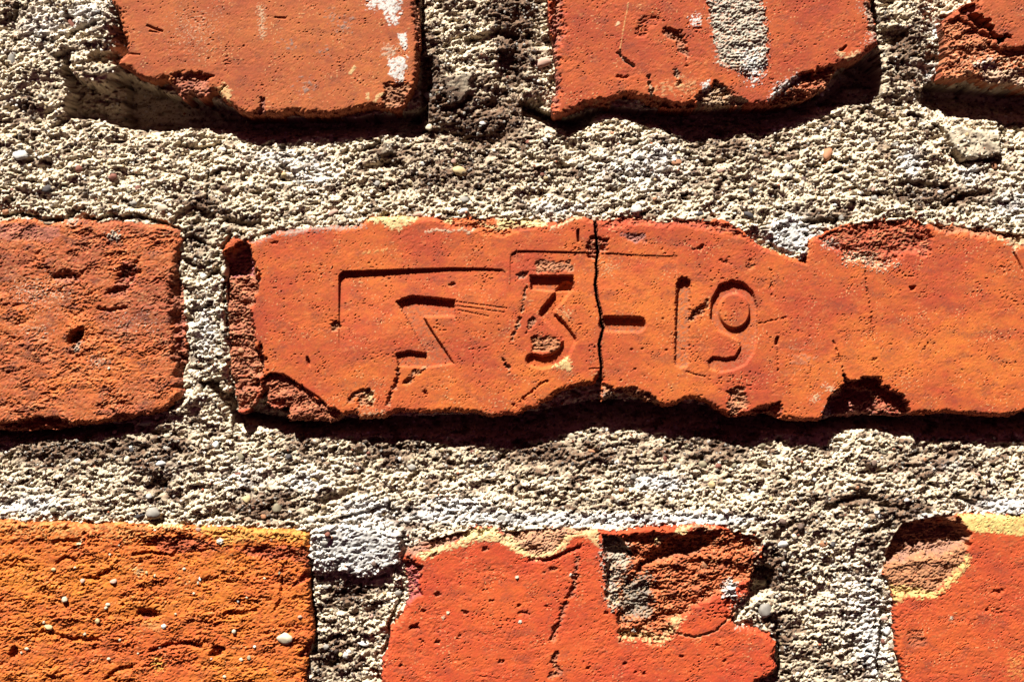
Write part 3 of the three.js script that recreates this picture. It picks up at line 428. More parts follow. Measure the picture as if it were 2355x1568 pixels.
// face: two clay tones, waviness, grit (mm), flecks stretched along x, pits
const looks = {
  A: { a: [0.56, 0.150, 0.050], b: [0.45, 0.092, 0.032], tone: [[800, 140, 150, 110, 0.35]], grime: 0.5, grit: 0.10, rough: 0.05, pits: 0.55, seed: 11, label: 'brick with a white lime streak down its right side' },
  B: { a: [0.60, 0.120, 0.024], b: [0.44, 0.056, 0.014], tone: [[1620, 190, 160, 60, 0.35], [1400, 60, 60, 90, 0.2]], grime: 0.62, grit: 0.12, rough: 0.08, pits: 0.6, seed: 23, label: 'brick with a broad grey mortar smear down its face' },
  C: { a: [0.55, 0.120, 0.035], b: [0.46, 0.085, 0.025], grime: 0.55, grit: 0.14, rough: 0.15, pits: 0.4, seed: 31, label: 'brick split by a wide dark gap with a pale lower piece' },
  D: { a: [0.64, 0.150, 0.030], b: [0.40, 0.080, 0.032], tone: [[120, 820, 140, 90, 0.4], [270, 880, 160, 70, 0.35], [180, 700, 50, 60, 0.3]], grime: 1.0, grit: 0.30, rough: 0.62, pits: 0.6, crumb: 1, seed: 47, label: 'coarse brick with a dark oval hole in its face' },
  E: { a: [0.68, 0.150, 0.020], b: [0.50, 0.062, 0.013], tone: [[1000, 900, 260, 70, 0.4], [880, 660, 130, 60, 0.35], [1500, 780, 160, 160, 0.45], [1400, 660, 110, 60, 0.35], [2050, 830, 250, 110, 0.45], [2280, 800, 110, 120, 0.35], [1250, 880, 100, 60, 0.3]], grime: 0.55, grit: 0.09, rough: 0.06, pits: 0.8, seed: 59, label: 'cracked brick stamped with a reversed Z and 3-19' },
  F: { a: [0.78, 0.220, 0.014], b: [0.64, 0.115, 0.010], tone: [[250, 1350, 260, 110, 0.3], [600, 1500, 140, 70, 0.3], [60, 1320, 120, 60, 0.3]], grime: 0.4, grit: 0.40, rough: 0.85, pits: 0.7, seed: 61, label: 'rough orange brick studded with small white pebbles' },
  G: { a: [0.70, 0.105, 0.012], b: [0.60, 0.060, 0.008], tone: [[1200, 1480, 240, 90, 0.3], [1150, 1370, 120, 50, 0.25]], grime: 0.55, grit: 0.14, rough: 0.16, pits: 1.0, seed: 73, label: 'red brick with a deep broken hollow in its upper half' },
  H: { a: [0.68, 0.105, 0.012], b: [0.56, 0.064, 0.010], tone: [[2200, 1480, 160, 90, 0.3]], grime: 0.6, grit: 0.16, rough: 0.16, pits: 0.8, seed: 89, label: 'brick with a dark broken corner and cream top edge' },
};
const order = ['A', 'B', 'C', 'D', 'E', 'F', 'G', 'H'];
const brickPoly = {};
for (const k of order) brickPoly[k] = new Poly(outlines[k]);

function outlineDist(k, x, y) {
  const s = looks[k].seed;
  return brickPoly[k].sd(x, y) + 5.0 * fbm(x / 26 + s, y / 26, 3) + 3.2 * noise(x / 6.5 + s, y / 6.5) + 1.0 * noise(x / 3 + s, y / 3);
}
const surf = { z: 0, r: 0, g: 0, b: 0 };
function brickSurface(k, x, y, d) {
  const L_ = looks[k], s = L_.seed;
  let z = 0, rough = L_.rough, rAdd = 0;
  // arris
  const rr = 13 + 7 * noise(x / 40 + s, y / 40);
  const e = clamp(1 - d / rr, 0, 1);
  z -= 2.0 * e * e;
  // colour of the clay
  let m = sstep(-0.42, 0.42, fbm(x / 150 + s * 3, y / 110 + s, 5) + 0.35 * fbm(x / 14 + s, y / 9, 2));
  const g1 = 1 + 0.30 * fbm(x / 5 + s, y / 4, 2) + 0.14 * noise(x / 34, y / 21 + s) - 0.34 * sstep(0.3, 0.7, fbm(x / 11 + 2 * s, y / 6.5 + 7, 3) + 0.3 * fbm(x / 90, y / 60 + s, 2));
  let to = 0; for (const q of L_.tone || []) { const dx = (x - q[0]) / q[2], dy = (y - q[1]) / q[3], w2 = dx * dx + dy * dy; if (w2 < 5) to += q[4] * sstep(1.5, 0.4, Math.sqrt(w2) + 0.9 * fbm(x / 40 + s, y / 26 + 3, 4)); }
  m = clamp(m * 0.75 + to, 0, 1.25);
  let r = lerp(L_.b[0], L_.a[0], m) * g1, g = lerp(L_.b[1], L_.a[1], m) * g1 * (1 + 0.12 * noise(x / 11 + s, y / 11)), b = lerp(L_.b[2], L_.a[2], m) * g1;
  g *= 0.9; b *= 0.5;
  // relief that is everywhere
  z += 0.28 * fbm(x / 210 + s, y / 160, 2);
  for (const f of dents[k]) {
    if (f.s.far(x, y, 4)) continue;
    const rag = f.r > 0.5 ? 6 : f.r > 0.15 ? 2.6 : f.r > 0.05 ? 1.4 : 0.5;
    let sd = f.s.sd(x, y) + rag * (noise(x / (rag * 2.6) + 3, y / (rag * 2.1) + s) + 0.5 * noise(x / (rag * 0.9) + 3, y / (rag * 0.8) + s));
    if (f.hole) sd = Math.min(sd, -f.hole.sd(x, y));
    if (sd <= 0) continue;
    const t = sstep(0, f.w, sd);
    let dep = f.d;
    if (f.plate) dep = Math.max(0.0, dep - Math.max(0, (x - f.plate[0]) * f.plate[2]) - Math.max(0, (y - f.plate[1]) * f.plate[3]));
    z -= dep * t;
    if (f.r > 0.3) rAdd = Math.max(rAdd, f.r * t);
    if (f.col) { const q = sstep(-0.3, 0.45, t - 0.42 + 1.0 * fbm(x / 22 + s, y / 13, 4)) * 0.85; const up = Math.max(1, 0.44 / f.col[0]) * g1; r = lerp(r, f.col[0] * up, q); g = lerp(g, f.col[1] * up, q); b = lerp(b, f.col[2] * up, q); }   // broken clay lifted towards the face tone; some hollow shade stays painted in
    if (f.mottle) { const q = sstep(-0.2, 0.3, fbm(x / 9 + s, y / 6, 3) + 0.35 * noise(x / 3, y / 2.6)) * 0.85 * t; r = lerp(r, f.mottle[0], q); g = lerp(g, f.mottle[1], q); b = lerp(b, f.mottle[2], q); }
  }
  for (const f of stains[k]) {
    if (f.s.far(x, y, 10)) continue;
    const sd = f.s.sd(x, y);
    if (sd < -f.w * 1.2) continue;
    const n = fbm(x / f.g + s, y / (f.g * 0.8) + 5, 4);
    const n9 = noise(x / 3.1 + 17, y / 2.7 + s), q = sstep(0.0, 0.3, clamp(sd / (f.w * 1.3), -1, 1) * 0.62 + n * f.k * 1.5 + n9 * 0.3 - (f.thr || 0) * 0.9 + 0.05) * (1 - 0.75 * sstep(0.1, 0.5, fbm(x / 8 + 31, y / 5.5 + s, 3) * 1.5)) * 0.95;
    if (q <= 0) continue;
    const tone = 1 + 0.2 * noise(x / 4 + 9, y / 4);
    r = lerp(r, f.c[0] * tone, q); g = lerp(g, f.c[1] * tone, q); b = lerp(b, f.c[2] * tone, q);
    z += (f.up || 0.1) * q;
    if (f.rough) rAdd = Math.max(rAdd, f.rough * q);
  }
  // grit and broken clay
  const R_ = rough + rAdd;
  const uneven = 0.35 + 1.1 * sstep(-0.3, 0.4, fbm(x / 75 + 4 * s, y / 48 + 2, 3));
  z += uneven * L_.grit * (0.9 * fbm(x / 11 + s, y / 7.5, 4) + 0.45 * noise(x / 2.7, y / 2.3 + s));
  if (R_ > 0.03) {
    const Ru = R_ * (rAdd > 0.3 ? 1 : uneven), w1 = fbm(x / 34 + s, y / 22 + 4, 3), w2 = fbm(x / 34 + 40, y / 22 + s, 3);
    const xx = x + 12 * w1, yy = y + 9 * w2, rg = 1 - Math.abs(noise(xx / 15 + s, yy / 8.5)) * 2, rh = 1 - Math.abs(noise(xx / 6.4, yy / 4.4 + s)) * 2;
    z += Ru * (1.5 * fbm(x / 48 + s, y / 27, 4) + 0.38 * rg + 0.24 * rh - 0.3) - Ru * 1.1 * sstep(0.26, 0.62, fbm(xx / 16 + 40 + s, yy / 9, 3)) - Ru * 0.8 * sstep(0.35, 0.65, noise(xx / 6 + 12, yy / 4 + s) + 0.4 * w1);
    if (rAdd > 0.6) { const fl = sstep(0.2, 0.5, noise(x / 8 + 55, y / 3.4 + s) + 0.5 * fbm(x / 40 + s, y / 30, 2)) * 0.6 * sstep(0.6, 1.2, rAdd); r = lerp(r, 0.64, fl); g = lerp(g, 0.34, fl); b = lerp(b, 0.15, fl); }
    const dk = sstep(0.25, 0.6, noise(x / 13 + 71, y / 6 + s)) * clamp(R_, 0, 1) * 0.55;
    r *= 1 - dk * 0.55; g *= 1 - dk * 0.62; b *= 1 - dk * 0.45;
  }
  if (L_.crumb) { const q = sstep(0.15, 0.5, noise(x / 7 + 12, y / 3.4 + s) + 0.6 * fbm(x / 60 + 5, y / 44 + s, 3)) * 0.5; r = lerp(r, 0.7, q); g = lerp(g, 0.28, q); b = lerp(b, 0.11, q); }
  { const gm = L_.grime || 0.35, q = gm * sstep(0.06, 0.42, fbm(x / 44 + 6 * s, y / 30 + 3, 4) + 0.30 * fbm(x / 7 + s, y / 4.4, 3)) * clamp(0.6 + 0.9 * noise(x / 3.3 + 8, y / 2.8 + s), 0, 1.2);
    if (q > 0) { r = lerp(r, 0.16, q); g = lerp(g, 0.030, q); b = lerp(b, 0.014, q); }
    const sc2 = 0.36 * sstep(0.3, 0.6, fbm(x / 30 + 9 * s, y / 22, 3) + 0.42 * noise(x / 6 + 4, y / 3.2 + s));
    if (sc2 > 0) { r = lerp(r, 0.78, sc2); g = lerp(g, 0.27, sc2); b = lerp(b, 0.075, sc2); } }
  // scattered pits and their pale crumbs
  const pz = noise(x / 6.5 + 3 * s, y / 4.4 + 8) + 0.3 * noise(x / 2.7, y / 2.4) + 0.5 * noise(x / 60, y / 60 + s);
  const pit = sstep(0.68, 0.9, pz) * L_.pits * (0.15 + 0.85 * sstep(-0.1, 0.35, fbm(x / 70 + 2 * s, y / 50 + 9, 3)));
  if (pit > 0) { z -= 0.9 * pit; }
  const px = sstep(0.42, 0.7, noise(x / 3.4 + s, y / 2.6 + 4 * s) * (0.75 + 0.9 * fbm(x / 45 + 7, y / 30 + s, 3)));
  if (px > 0) { z -= 0.55 * px; }
  const cr = sstep(0.68, 0.86, noise(x / 4.6 + 5 * s, y / 4.2) + 0.4 * noise(x / 50 + s, y / 50)) * 0.75;
  if (cr > 0) { r = lerp(r, 0.85, cr); g = lerp(g, 0.46, cr); b = lerp(b, 0.19, cr); z += 0.15 * cr; }
  const wn = 1 + 0.5 * ((Math.sin(x * 127.1 + y * 311.7) * 43758.5453 % 1 + 1) % 1 - 0.5) * 0.5;
  r *= wn; g *= wn; b *= wn; z += 0.09 * (wn - 1);
  surf.z = z; surf.r = clamp(r, 0.012, 0.92) * BASE * 0.94; surf.g = clamp(g, 0.005, 0.9) * BASE; surf.b = clamp(b, 0.003, 0.88) * BASE;
}

const STEP = 1.7, BACK = -32;
function buildBrick(k) {
  const P = brickPoly[k], xs = lines(P.x0 - 9, P.x1 + 9, 0, W, STEP), ys = lines(P.y0 - 9, P.y1 + 9, 0, H, STEP);
  const nx = xs.length, ny = ys.length, D = new Float32Array(nx * ny);
  for (let j = 0; j < ny; j++) for (let i = 0; i < nx; i++) D[j * nx + i] = outlineDist(k, xs[i], ys[j]);
  const id = new Int32Array(nx * ny).fill(-1), index = [];
  let n = 0;
  for (let j = 0; j + 1 < ny; j++) for (let i = 0; i + 1 < nx; i++) {
    const a = j * nx + i, q = [a, a + 1, a + nx, a + nx + 1];
    if (Math.max(D[q[0]], D[q[1]], D[q[2]], D[q[3]]) < -5) continue;
    for (const v of q) if (id[v] < 0) id[v] = n++;
    index.push(id[q[0]], id[q[2]], id[q[1]], id[q[1]], id[q[2]], id[q[3]]);
  }
  const pos = new Float32Array(n * 3), col = new Float32Array(n * 3);
  for (let j = 0; j < ny; j++) for (let i = 0; i < nx; i++) {
    const a = j * nx + i, v = id[a]; if (v < 0) continue;
    let x = xs[i], y = ys[j]; const d = D[a];
    if (d < 0) {                                                   // the sides: drawn in to the outline, going back into the wall
      const il = Math.max(0, i - 1), ir = Math.min(nx - 1, i + 1), jt = Math.max(0, j - 1), jb = Math.min(ny - 1, j + 1);
      const gx = (D[j * nx + ir] - D[j * nx + il]) / (xs[ir] - xs[il]), gy = (D[jb * nx + i] - D[jt * nx + i]) / (ys[jb] - ys[jt]);
      const gl = Math.max(0.5, Math.hypot(gx, gy)), mv = Math.min(-d, 18) * 0.92 / gl;
      brickSurface(k, x, y, 0);
      x += gx / gl * mv; y += gy / gl * mv;
      const t = clamp(-d / 5, 0, 1);
      surf.z = lerp(surf.z, BACK, Math.pow(t, 0.8));
    } else brickSurface(k, x, y, d);
    pos[3 * v] = toX(x); pos[3 * v + 1] = toY(y); pos[3 * v + 2] = surf.z * 0.001;
    col[3 * v] = surf.r; col[3 * v + 1] = surf.g; col[3 * v + 2] = surf.b;
  }
  const geo = new THREE.BufferGeometry();
  geo.setAttribute('position', new THREE.BufferAttribute(pos, 3));
  geo.setAttribute('color', new THREE.BufferAttribute(col, 3));
  geo.setIndex(index);
  geo.computeVertexNormals();
  return geo;
}
const bricks = {};
let tris = 0;
order.forEach((k, i) => {
  const geo = buildBrick(k); tris += geo.index.count / 3;
  const m = new THREE.Mesh(geo, matBrick);
  m.name = i ? 'brick_' + String(i).padStart(3, '0') : 'brick';
  m.userData = { label: looks[k].label };
  m.castShadow = m.receiveShadow = true;
  wall.add(m); bricks[k] = m;
});
console.log('bricks', tris, Date.now() - T0);

// ---------------------------------------------------------------- mortar
// profile of the bed joints along x: [x, yB, zB, yS, zS, yT, zT] = below the upper brick, end of the recess, top of the lower brick
const bed1 = [[-600, 150, -1.2, 230, -1.4, 500, -1.4], [0, 150, -1, 250, -1.6, 495, -1.6], [110, 150, -1, 285, -2.4, 492, -1.6], [150, 150, -1.5, 295, -3.5, 495, -1.6], [245, 150, -1.5, 300, -4.5, 497, -1.6], [285, 190, -11, 300, -6.5, 500, -1.6], [450, 220, -9.5, 305, -6.6, 508, -1.8], [600, 262, -9.5, 328, -6.3, 530, -1.7], [800, 262, -9.5, 315, -5.6, 520, -1.6], [950, 250, -9, 314, -5.4, 502, -1.5], [1000, 230, -5, 300, -5.2, 500, -1.5], [1100, 230, -4.6, 335, -5.6, 500, -1.5], [1200, 230, -6, 290, -4.6, 500, -1.5], [1300, 262, -9, 308, -5.2, 497, -1.5], [1400, 240, -7, 268, -3.6, 495, -1.2], [1500, 245, -9, 292, -5.2, 495, -1.3], [1600, 245, -9, 318, -7.4, 497, -1.3], [1750, 240, -9, 302, -6.4, 520, -1.0], [1830, 232, -9, 294, -6.4, 595, -0.6], [1900, 205, -9, 262, -6, 545, -1.2], [2000, 120, -9, 245, -6.4, 510, -1.4], [2060, 170, -4.5, 250, -5, 505, -1.4], [2110, 190, -4.5, 240, -4.8, 505, -1.4], [2180, 185, -10, 262, -7.6, 512, -1.4], [2355, 198, -10, 282, -7.6, 528, -1.4], [2900, 205, -10, 285, -7.6, 530, -1.4]];
const bed2 = [[-600, 985, -8, 1022, -5, 1193, -1.2], [0, 985, -8, 1022, -5, 1193, -1.2], [150, 985, -8, 1014, -4.6, 1196, -1.2], [300, 975, -6, 1002, -4.2, 1198, -1.2], [400, 950, -4, 970, -3.6, 1200, -1.2], [440, 930, -2.6, 980, -3.4, 1200, -1.2], [505, 930, -3, 985, -3.8, 1205, -1.2], [545, 950, -8, 990, -5.5, 1206, -1.2], [700, 970, -9, 1008, -6, 1210, -1.2], [820, 965, -9, 1004, -6.2, 1205, -2.6], [920, 960, -9, 1010, -6.6, 1215, -2.2], [1000, 958, -9, 1018, -7.6, 1232, -1.2], [1200, 950, -10, 1024, -8.4, 1222, -1.0], [1400, 920, -10, 992, -8, 1214, -1.0], [1600, 930, -10, 1008, -8.2, 1210, -1.0], [1700, 955, -10, 1018, -7.6, 1214, -1.2], [1850, 955, -10, 1004, -6.8, 1225, -2.4], [2000, 950, -10, 1004, -6.6, 1205, -2.0], [2200, 955, -10, 1014, -7.4, 1182, -1.0], [2355, 950, -10, 1010, -7.4, 1178, -1.0], [2900, 950, -10, 1010, -7.4, 1178, -1.0]];
const row = new Float64Array(6), row2 = new Float64Array(6);
function at(t, x, o) { let i = 1; while (i < t.length - 1 && t[i][0] < x) i++; const a = t[i - 1], b = t[i], f = sstep(0, 1, clamp((x - a[0]) / (b[0] - a[0]), 0, 1)); for (let c = 0; c < 6; c++) o[c] = lerp(a[c + 1], b[c + 1], f); return o; }
function profile(x, y) {
  const a = at(bed1, x, row), b = at(bed2, x, row2);
  const seg = (o) => y < o[2] ? lerp(o[1] < -6 ? o[1] * 2.4 : o[1], o[3] < -4.9 ? o[3] - 0.9 : o[3], sstep(0, 1, (y - o[0]) / (o[2] - o[0]))) : lerp(o[3] < -4.9 ? o[3] - 0.9 : o[3], o[5], Math.pow(clamp((y - o[2]) / (o[4] - o[2]), 0, 1), 0.7));
  if (y < a[0]) return a[1];
  if (y < a[4]) return seg(a);
  if (y < b[0]) return lerp(a[5], b[1], (y - a[4]) / (b[0] - a[4]));
  if (y < b[4]) return seg(b);
  return b[5] - 1.4 * sstep(0, 120, y - b[4]);
}
const hollows = [                                                  // deep gaps, cracks and lips in the mortar
  { s: new Poly(C(0, 0, [470, 520, 560, 540, 640, 640, 820, 690, 980, 560, 1100, 620, 1300, 720, 1500, 860, 1700, 860, 2000, 960, 2000, 1080, 1800, 1060, 1600, 1050, 1400, 1090, 1200, 1085, 1000, 1070, 780, 1005, 520, 990, 500, 900, 540, 780])), d: 13, w: 12 },
  { s: new Poly(C(0, 0, [380, 1080, 480, 960, 600, 940, 560, 1000, 420, 1090])), d: 4, w: 9 },
  { s: new Poly(C(0, 0, [700, 520, 740, 430, 800, 400, 960, 430, 960, 500, 850, 540])), d: 5, w: 9 },
  { s: new Poly(C(0, 0, [490, 90, 540, 65, 590, 110, 620, 160, 600, 230, 540, 210])), d: 3.2, w: 8 },
  { s: new Path(C(0, 0, [560, 300, 620, 250, 700, 220, 790, 190]), 8), d: 3, w: 7 },
  { s: new Path(C(0, 0, [470, 470, 540, 440, 540, 520]), 12), d: 4, w: 9 },
  { s: new Path(C(0, 0, [140, 40, 110, 120, 90, 170]), 7), d: 3, w: 6 },
  { s: new Path(C(0, 0, [10, 510, 40, 560]), 8), d: 2.5, w: 6 },
  { s: new Path(C(0, 0, [1480, 1210, 1600, 1230, 1740, 1220, 1820, 1180]), 7), d: 3, w: 6 },
  { s: new Poly(C(0, 0, [40, 870, 140, 870, 80, 950, 0, 950])), d: 2, w: 9 },
  // between the two upper bricks
  { s: new Poly(C(0, 1, [1400, -600, 1440, -600, 1440, 160, 1420, 420, 1520, 480, 1530, 760, 1500, 830, 1400, 900, 1370, 700, 1390, 400])), d: 3.5, w: 8 },
  { s: new Path(C(0, 1, [1800, 330, 1930, 300, 2060, 240, 2200, 280]), 12), d: 3.2, w: 10 },
  { s: new Poly(C(0, 1, [2040, 380, 2240, 340, 2300, 700, 2240, 900, 2000, 940, 1800, 900, 1980, 780, 2020, 600])), d: 2.4, w: 20 },
  { s: new Poly(C(0, 2, [60, -200, 340, -200, 330, 380, 200, 420, 60, 420, 0, 300])), d: 2.2, w: 20 },
  { s: new Path(C(0, 1, [1600, 890, 1660, 900, 1760, 850, 1820, 800]), 8), d: 3, w: 7 },
  { s: new Poly(C(0, 1, [950, 1340, 1100, 1310, 1300, 1350, 1250, 1400, 1000, 1430, 840, 1420])), d: 3.4, w: 12 },
  { s: new Path(C(0, 1, [920, 1240, 1020, 1200, 1060, 1160]), 7), d: 3, w: 7 },
  { s: new Poly(C(0, 1, [1480, 980, 1700, 1000, 1900, 1080, 2200, 1100, 2050, 1240, 1750, 1230, 1500, 1110])), d: 1.6, w: 22 },
  { s: new Poly(C(0, 1, [1390, 880, 1430, 1040, 1500, 1100, 1400, 1130, 1340, 1150, 1200, 1140, 1300, 900])), d: 4, w: 10 },
  { s: new Poly(C(0, 2, [110, 800, 280, 780, 330, 850, 270, 920, 180, 920, 90, 880])), d: 4, w: 9 },
  { s: new Poly(C(0, 2, [430, 970, 800, 870, 760, 960, 720, 1050, 600, 1100, 510, 1145, 490, 1080, 440, 1030])), d: 6, w: 9 },
  { s: new Poly(C(0, 2, [1240, 920, 1700, 920, 2240, 920, 2240, 1060, 2050, 1100, 1900, 1120, 1700, 1180, 1560, 1190, 1400, 1060, 1220, 1030])), d: 2.4, w: 20 },
  { s: new Oval(...C(0, 2, [455, 1375]), 14, 12), d: 3, w: 7 },
  { s: new Oval(...C(0, 2, [215, 1310]), 12, 9), d: 2.4, w: 6 },
  { s: new Oval(...C(0, 2, [970, 1180]), 12, 5), d: 2.4, w: 5 },
  { s: new Oval(...C(0, 2, [1860, 1300]), 20, 8), d: 1.8, w: 8 },
  { s: new Path(C(0, 2, [1540, 1330, 1700, 1370, 1900, 1340]), 14), d: 1.2, w: 14 },
  // right of the smeared brick
  { s: new Path(C(0, 3, [1010, -500, 1012, 0, 1035, 180, 1040, 360]), 5.5), d: 8, w: 4 },
  { s: new Poly(C(0, 3, [1020, 360, 1060, 420, 1100, 580, 1070, 760, 1000, 850, 600, 870, 500, 800, 700, 560, 940, 440])), d: 7, w: 9 },
  { s: new Poly(C(0, 3, [1050, 190, 1330, 200, 1300, 300, 1220, 380, 1080, 370])), d: 3.6, w: 12 },
  { s: new Poly(C(0, 3, [1330, 760, 1540, 620, 1900, 650, 2240, 700, 2600, 720, 2600, 1180, 2240, 1180, 2110, 1190, 2100, 1010, 1900, 990, 1750, 960, 1560, 930, 1420, 880])), d: 3.5, w: 12 },
  { s: new Path(C(0, 3, [1640, 1250, 1740, 1355, 1820, 1350, 1880, 1330, 2070, 1335, 2080, 1290]), 5.5), d: 4.5, w: 4 },
  { s: new Path(C(0, 3, [2105, 1000, 2115, 1130, 2110, 1230]), 10), d: 3, w: 7 },
  { s: new Path(C(0, 3, [480, 1400, 560, 1380, 640, 1310]), 6), d: 3, w: 5 },
  { s: new Oval(...C(0, 3, [760, 1350]), 14, 8), d: 2.6, w: 6 }, { s: new Oval(...C(0, 3, [200, 1150]), 11, 9), d: 2.4, w: 6 }, { s: new Oval(...C(0, 3, [455, 1110]), 7, 7), d: 2, w: 4 },
  { s: new Poly(C(0, 3, [1120, 460, 1560, 500, 1500, 700, 1300, 760, 1100, 560])), d: 1.4, w: 16 },
  { s: new Path(C(0, 3, [900, 950, 960, 880, 1100, 960, 1200, 1010]), 9), d: 2.4, w: 7 },
  { s: new Path(C(1, 3, [1180, 190, 1300, 180, 1500, 220, 1620, 210]), 9), d: 2.6, w: 8 },
  { s: new Path(C(1, 3, [1600, 370, 1750, 300, 1850, 280, 1980, 270]), 11), d: 2.8, w: 9 },
  { s: new Path(C(1, 3, [430, 510, 540, 510, 680, 500]), 8), d: 3, w: 6 },
  { s: new Oval(...C(1, 3, [435, 615]), 7, 6), d: 4, w: 4 },
  // gap over the left middle brick
  { s: new Path(C(1, 0, [-300, 465, 0, 465, 150, 448, 300, 470, 420, 505, 520, 490, 600, 450, 690, 400]), 6), d: 4.5, w: 5 },
  { s: new Path(C(1, 0, [700, 480, 800, 495, 900, 460, 1000, 475, 1150, 465, 1280, 505, 1400, 540, 1500, 590]), 6.5), d: 4.5, w: 5 },
  { s: new Poly(C(1, 0, [1380, 520, 1480, 400, 1620, 350, 1720, 400, 1840, 440, 1760, 560, 1560, 560, 1450, 560])), d: 2.4, w: 12 },
  { s: new Path(C(1, 0, [1715, 60, 1718, 200, 1715, 340]), 3.2), d: 3.4, w: 3 },
  { s: new Path(C(1, 0, [1900, 500, 1970, 520, 2080, 540, 2180, 520]), 9), d: 2.6, w: 7 },
  { s: new Path(C(1, 0, [1460, 680, 1540, 660, 1600, 640, 1700, 700]), 9), d: 3, w: 7 },
  { s: new Path(C(1, 0, [1530, 830, 1620, 880, 1700, 890]), 6), d: 2.6, w: 5 },
  { s: new Poly(C(1, 0, [1740, 940, 1850, 870, 1860, 980, 1760, 970])), d: 4, w: 7 },
  { s: new Path(C(1, 0, [1850, 740, 1930, 630]), 6), d: 5, w: 5 },
  { s: new Path([...C(1, 0, [1860, 980, 1870, 1200, 1885, 1330, 1890, 1420])], 3.5), d: 4, w: 3 },
  { s: new Path(C(1, 0, [1580, 1260, 1680, 1250, 1760, 1210]), 6), d: 2.2, w: 5 },
  { s: new Poly(C(2, 0, [1640, 400, 1720, 380, 1830, 370, 1840, 440, 1880, 500, 1950, 440, 1970, 640, 1900, 720, 1850, 640, 1800, 560, 1720, 440, 1690, 480])), d: 6, w: 8 },
  { s: new Poly(C(2, 0, [1970, 690, 2130, 580, 2300, 480, 2500, 560, 2520, 780, 2200, 800, 2000, 720])), d: 5, w: 9 },
  { s: new Poly(C(2, 0, [1100, 830, 1200, 760, 1400, 800, 1560, 860, 1480, 900, 1300, 880])), d: 1.8, w: 10 },
  { s: new Poly(C(2, 0, [1180, 1290, 1300, 1180, 1400, 1260, 1420, 1400, 1260, 1340])), d: 2, w: 12 },
  { s: new Poly(C(2, 0, [-20, 1000, 90, 1000, 60, 1110, -20, 1110])), d: 2.6, w: 8 },
  { s: new Oval(...C(2, 0, [340, 1030]), 11, 9), d: 2.4, w: 6 }, { s: new Oval(...C(2, 0, [780, 1190]), 12, 7), d: 2.2, w: 6 },
  { s: new Poly(C(2, 0, [1650, 1510, 1950, 1510, 1960, 1560, 1640, 1580])), d: 2.6, w: 8 },
  { s: new Path(C(2, 1, [350, 740, 400, 880, 380, 920]), 9), d: 3, w: 7 },
  { s: new Oval(...C(2, 1, [60, 880]), 6, 9), d: 3, w: 4 }, { s: new Oval(...C(2, 1, [830, 1040]), 9, 6), d: 2.5, w: 5 }, { s: new Oval(...C(2, 1, [540, 980]), 6, 8), d: 2.5, w: 4 },
  { s: new Path(C(2, 1, [1290, 1240, 1370, 1180]), 7), d: 2.6, w: 5 },
  { s: new Path(C(2, 1, [560, 1420, 680, 1380, 830, 1330]), 12), d: 2.2, w: 9 },
  { s: new Poly(C(2, 1, [500, 1480, 560, 1480, 540, 1540, 490, 1540])), d: 3, w: 6 },
  { s: new Path(C(2, 1, [740, 1560, 980, 1500, 1130, 1440]), 7), d: 1.8, w: 6 },
  { s: new Path(C(2, 3, [600, 1480, 760, 1410, 900, 1380, 1010, 1385]), 10), d: 3, w: 8 },
  { s: new Path(C(2, 3, [1050, 1450, 1280, 1490]), 8), d: 2.2, w: 7 },
  { s: new Path(C(2, 3, [1690, 1370, 1780, 1400, 1850, 1450]), 9), d: 2.4, w: 8 },
  { s: new Oval(...C(2, 3, [965, 1275]), 9, 5), d: 2.2, w: 5 },
  // between the lower bricks
  { s: new Path(C(3, 1, [480, 560, 476, 800, 500, 1000, 520, 1180, 500, 1330]), 7), d: 5, w: 6 },
  { s: new Poly(C(3, 1, [600, 1210, 660, 1170, 760, 1175, 740, 1220, 640, 1240])), d: 3.4, w: 8 },
  { s: new Poly(C(3, 1, [660, 800, 800, 780, 960, 800, 960, 900, 820, 880, 700, 900])), d: 1.6, w: 12 },
  { s: new Oval(...C(3, 1, [600, 700]), 26, 9), d: 2, w: 8 },
  { s: new Poly(C(3, 1, [560, 1420, 700, 1380, 760, 1440, 640, 1500])), d: 2.4, w: 10 },
  { s: new Path(C(3, 1, [1260, 330, 1290, 560, 1290, 700]), 8), d: 2, w: 7 },
  { s: new Path(C(3, 1, [1240, 850, 1130, 1100, 1140, 1200, 1080, 1340]), 6), d: 3, w: 5 },
  { s: new Path(C(3, 1, [1000, 1480, 1060, 1560]), 9), d: 2.4, w: 7 },
  { s: new Poly(C(3, 3, [-110, 340, 60, 330, 100, 360, 90, 470, 20, 500, -80, 500])), d: 6, w: 10 },
  { s: new Path(C(3, 3, [10, 560, 100, 620, 120, 720, 110, 850, 60, 900]), 10), d: 3, w: 8 },
  { s: new Path(C(3, 3, [610, 560, 605, 700, 590, 800, 600, 900]), 7), d: 3, w: 6 },
  { s: new Path(C(3, 3, [300, 780, 400, 750, 480, 720]), 10), d: 1.6, w: 8 },
  { s: new Path(C(3, 3, [90, 200, 160, 150, 200, 130]), 9), d: 2, w: 7 },
  { s: new Path(C(3, 3, [540, 180, 640, 150]), 12), d: 2, w: 9 },
];
